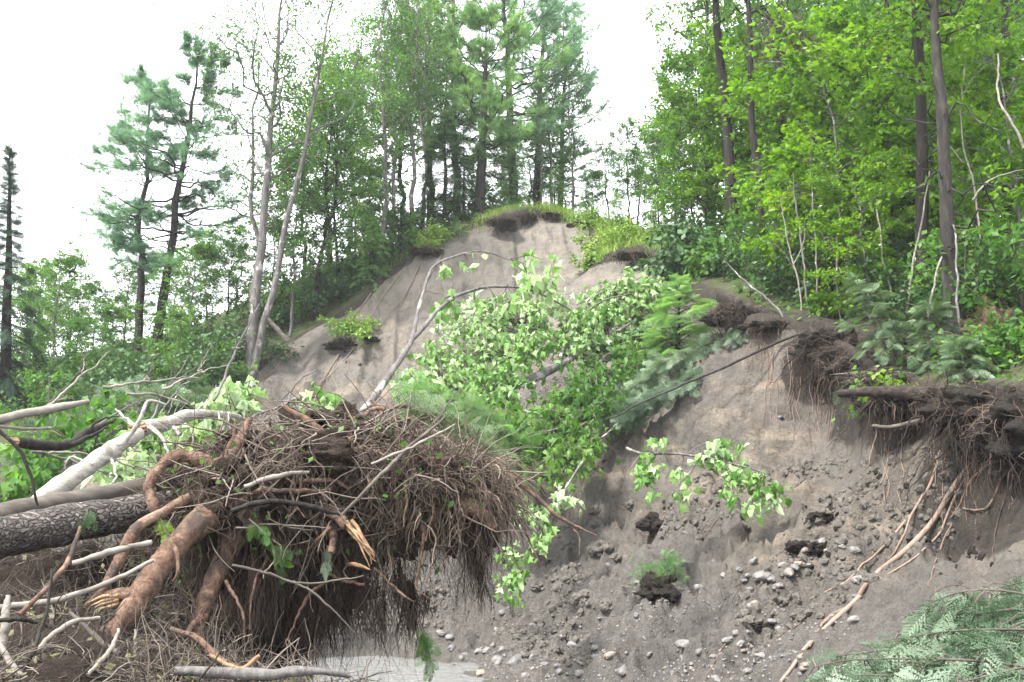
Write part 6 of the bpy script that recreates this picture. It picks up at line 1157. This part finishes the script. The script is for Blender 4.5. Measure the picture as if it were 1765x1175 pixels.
shr = [shrub('undergrowth_bush', (0, 0, 0), 1.5, 1.1, 'leaf', '', 'bush', 420, .12, 1700, LEAF_SIMPLE, GR, .5, 14), shrub('undergrowth_bush', (0, 0, 0), 1.2, 1.2, 'darkleaf', '', 'bush', 421, .12, 1700, LEAF_SIMPLE, GR, .4, 14)]
GB = 'undergrowth bushes at the wood edge'; ki = 0
BUSH = [(x, y, Y, 'bush on the slide edge below the hilltop trees') for x, y, Y in [(470, 610, 30.5), (510, 590, 30.5), (545, 570, 31), (580, 545, 30.6), (615, 525, 31), (650, 500, 31), (685, 465, 31.5), (715, 440, 33), (770, 415, 34), (815, 395, 35), (860, 378, 36), (560, 560, 33), (640, 510, 34)]] + \
       [(x, y, Y, 'bush at the foot of the left woods') for x, y, Y in [(20, 715, 25), (70, 720, 22), (130, 715, 24), (180, 700, 25), (230, 700, 23), (280, 690, 27), (330, 680, 26), (380, 660, 27), (410, 640, 28), (100, 690, 30), (200, 680, 31), (300, 665, 32), (360, 655, 31), (40, 700, 30)]] + \
       [(x, y, Y, 'bush among the trunks of the right wood') for x, y, Y in [(1150, 445, 30), (1200, 460, 29), (1240, 470, 27), (1290, 490, 24), (1330, 510, 23), (1370, 530, 21), (1420, 545, 20), (1470, 550, 20), (1510, 555, 18.5), (1560, 560, 17.5), (1610, 580, 16.5), (1680, 590, 15.5), (1730, 590, 15.5), (1770, 600, 14.5), (1400, 520, 26), (1480, 525, 25), (1560, 520, 23), (1640, 530, 21), (1720, 540, 20), (1330, 490, 28), (1250, 460, 31), (1780, 560, 18)]]
for k, (x, y, Y, lab) in enumerate(BUSH):
    src = shr[k % 2]; f = upright(x, y, Y); sc_ = g4.uniform(.75, 1.3)
    if k < 2: o = src; o.location = [float(c) for c in f]; o.scale = (sc_,) * 3; o['label'] = lab
    else: o = copy_tree(src, f, g4.uniform(0, 6.28), sc_, lab)
    o['group'] = lab.replace('bush', 'bushes', 1)
mb = MB(); n = 42000; x = g4.uniform(-17, 17, n); y = g4.uniform(9, 44, n); sd_ = edge_dist(np.c_[x, y]); k_ = (sd_ < -.15) & (np.abs(x) > .0) & (y > 10.5 - 0 * x); x, y = x[k_], y[k_]; n = len(x)
place(mb, LEAF_SIMPLE, np.c_[x, y, height(x, y) + g4.random(n) ** 2 * .35], g4.normal(size=(n, 3)) * [1, 1, .3], g4.normal(size=(n, 3)) * .5 + [0, -.2, 1], g4.uniform(.06, .16, n))
tag(mb.build('ground_cover', M['leaf'], smooth=False), kind='stuff')

# ------------------------------------------------------------------ near hemlock boughs, lower right
FROND_N = frond(8, 7, 16, .032, .07); FROND_N = (FROND_N[0] + np.c_[np.zeros((len(FROND_N[0]), 2)), -.35 * FROND_N[0][:, 0] ** 2 - .5 * np.abs(FROND_N[0][:, 1])], FROND_N[1])
tb = np.array([2.85, 4.3, 0.0]); tb[2] = hz(tb[0], tb[1]) - .2
near_h = empty('hemlock_tree', tb + [0, 0, .2], 'near leaning hemlock with blue green boughs in the bottom right corner', 'hemlock tree'); H0 = np.array(near_h.location)
m = MB(); add_tubes(m, resample([tb, tb + [-.08, .05, 1.0], tb + [-.2, .15, 2.3], tb + [-.3, .2, 3.2]], 18) - H0, np.linspace(.07, .03, 18), 10, .3); m.build('trunk', M['bark_dark'], near_h)
def bough(seqs, n, sizes, lab, seed, mat='hemlock'):
    g = np.random.default_rng(seed); e = near_h; lf = MB(); m2 = MB()
    for s in seqs:
        a0 = P(*s[0]); root_ = np.array([tb[0] - .12, tb[1] + .1, a0[2] - .05]); pts = resample(np.vstack([root_, PL(s)]), 26) - H0
        m = MB(); add_tubes(m, pts, np.linspace(.011, .002, 26), 7, .5); m.build('branch', M['bark_smooth'], e)
        tt = g.uniform(.12, 1, n); k = np.clip((tt * 25).astype(int), 0, 24); p = pts[k] + (pts[k + 1] - pts[k]) * (tt * 25 - k)[:, None]; d1 = nrm(pts[k + 1] - pts[k])
        sd2 = np.where(g.random(n) < .5, -1, 1)[:, None] * nrm(np.cross(d1, [0, 0, 1.0])); d = d1 * .7 + sd2 * g.uniform(.2, 1.0, (n, 1)) + [0, 0, -.7] + g.normal(size=(n, 3)) * .4
        q_ = p + sd2 * g.uniform(0, .14, (n, 1)) + np.c_[np.zeros((n, 2)), -g.random(n) * .12]
        place(lf, FROND_N, q_, d, g.normal(size=(n, 3)) * .95 + [0, -.4, .8], g.uniform(*sizes, n), g.random(n))
        B = curve_batch(p[:40], nrm(d[:40]), g.uniform(.1, .35, 40), 6, np.tile([0, 0, -.3], (40, 1)), .4, g); add_tubes(m2, B, np.full((40, 1), .0022) * np.linspace(1, .4, 6)[None], 4, g.random(40))
    m2.build('twigs', M['twig'], e); o = lf.build('foliage', M[mat], e, smooth=False); o['label'] = lab; return e
bough([[(1850, 1045, 4.6), (1765, 1024, 4.7), (1705, 1016, 4.8), (1648, 1022, 4.9), (1592, 1046, 5.0)], [(1850, 1010, 5.0), (1790, 1000, 5.0), (1740, 1008, 5.0), (1700, 1020, 5.0)], [(1850, 1060, 4.5), (1765, 1050, 4.6), (1705, 1055, 4.7), (1648, 1063, 4.8), (1600, 1076, 4.9), (1550, 1092, 5.0)]], 150, (.08, .2), 'topmost near hemlock bough at the right edge', 501)
bough([[(1850, 1085, 4.2), (1765, 1085, 4.3), (1680, 1085, 4.5), (1600, 1092, 4.7), (1520, 1105, 4.8)], [(1850, 1050, 4.3), (1765, 1072, 4.4), (1728, 1088, 4.4), (1690, 1115, 4.5), (1630, 1150, 4.6)], [(1800, 1120, 4.3), (1680, 1110, 4.5), (1580, 1115, 4.7), (1490, 1125, 4.8), (1440, 1130, 4.85)]], 165, (.08, .2), 'middle near hemlock bough of blue green sprays', 502)
bough([[(1850, 1160, 4.1), (1700, 1140, 4.3), (1560, 1135, 4.5), (1460, 1138, 4.7), (1400, 1150, 4.8)], [(1850, 1200, 4.0), (1700, 1180, 4.2), (1560, 1165, 4.4), (1440, 1165, 4.6), (1390, 1178, 4.7)], [(1850, 1140, 4.0), (1765, 1150, 4.1), (1680, 1170, 4.2), (1600, 1190, 4.3)], [(1800, 1230, 4.0), (1650, 1210, 4.1), (1500, 1200, 4.3)]], 165, (.08, .2), 'lowest near hemlock bough along the bottom edge', 503)

# dead tangle of twigs hung up high among the trunks
dt = empty('dead_twig_tangle', P(1345, 60, 22), 'dark dead tangle of twigs hung up high right of the second dark trunk', 'dead branch'); m = MB(); n = 420
strands(m, g4.normal(size=(n, 3)) * [.3, .3, .35], np.c_[g4.normal(size=(n, 2)) * .8 + [.3, 0], -np.abs(g4.normal(size=n)) - .2], g4.uniform(.3, 1.1, n), g4.uniform(.004, .012, n), 9, .5, .25, rnd=g4.uniform(0, .6, n)); tag(m.build('twigs', M['twig'], dt), kind='stuff')
m = MB(); add_tubes(m, resample([(-.5, .1, .7), (0, 0, .2), (.3, 0, -.5), (.55, 0, -1.0)], 16), np.linspace(.05, .02, 16), 8, .3); m.build('stem', M['bark_dark'], dt)

# ------------------------------------------------------------------ damp hazy air
def haze_box(dens=.0007):
    import bmesh
    bm = bmesh.new(); bmesh.ops.create_cube(bm, size=1.0); me = bpy.data.meshes.new('haze'); bm.to_mesh(me); bm.free()
    o = bpy.data.objects.new('haze', me); COL.objects.link(o); lo = float(z.min()) - 1.0; hi = 34.0
    o.location = (0, 130, (lo + hi) / 2); o.scale = (460, 400, hi - lo); tag(o, kind='stuff')
    m = bpy.data.materials.new('damp air'); m.use_nodes = True; t = m.node_tree; t.nodes.clear(); out = t.nodes.new('ShaderNodeOutputMaterial'); v = t.nodes.new('ShaderNodeVolumePrincipled')
    v.inputs['Color'].default_value = (.93, .96, 1, 1); v.inputs['Density'].default_value = dens; v.inputs['Anisotropy'].default_value = .3; t.links.new(v.outputs[0], out.inputs['Volume']); me.materials.append(m)
haze_box()
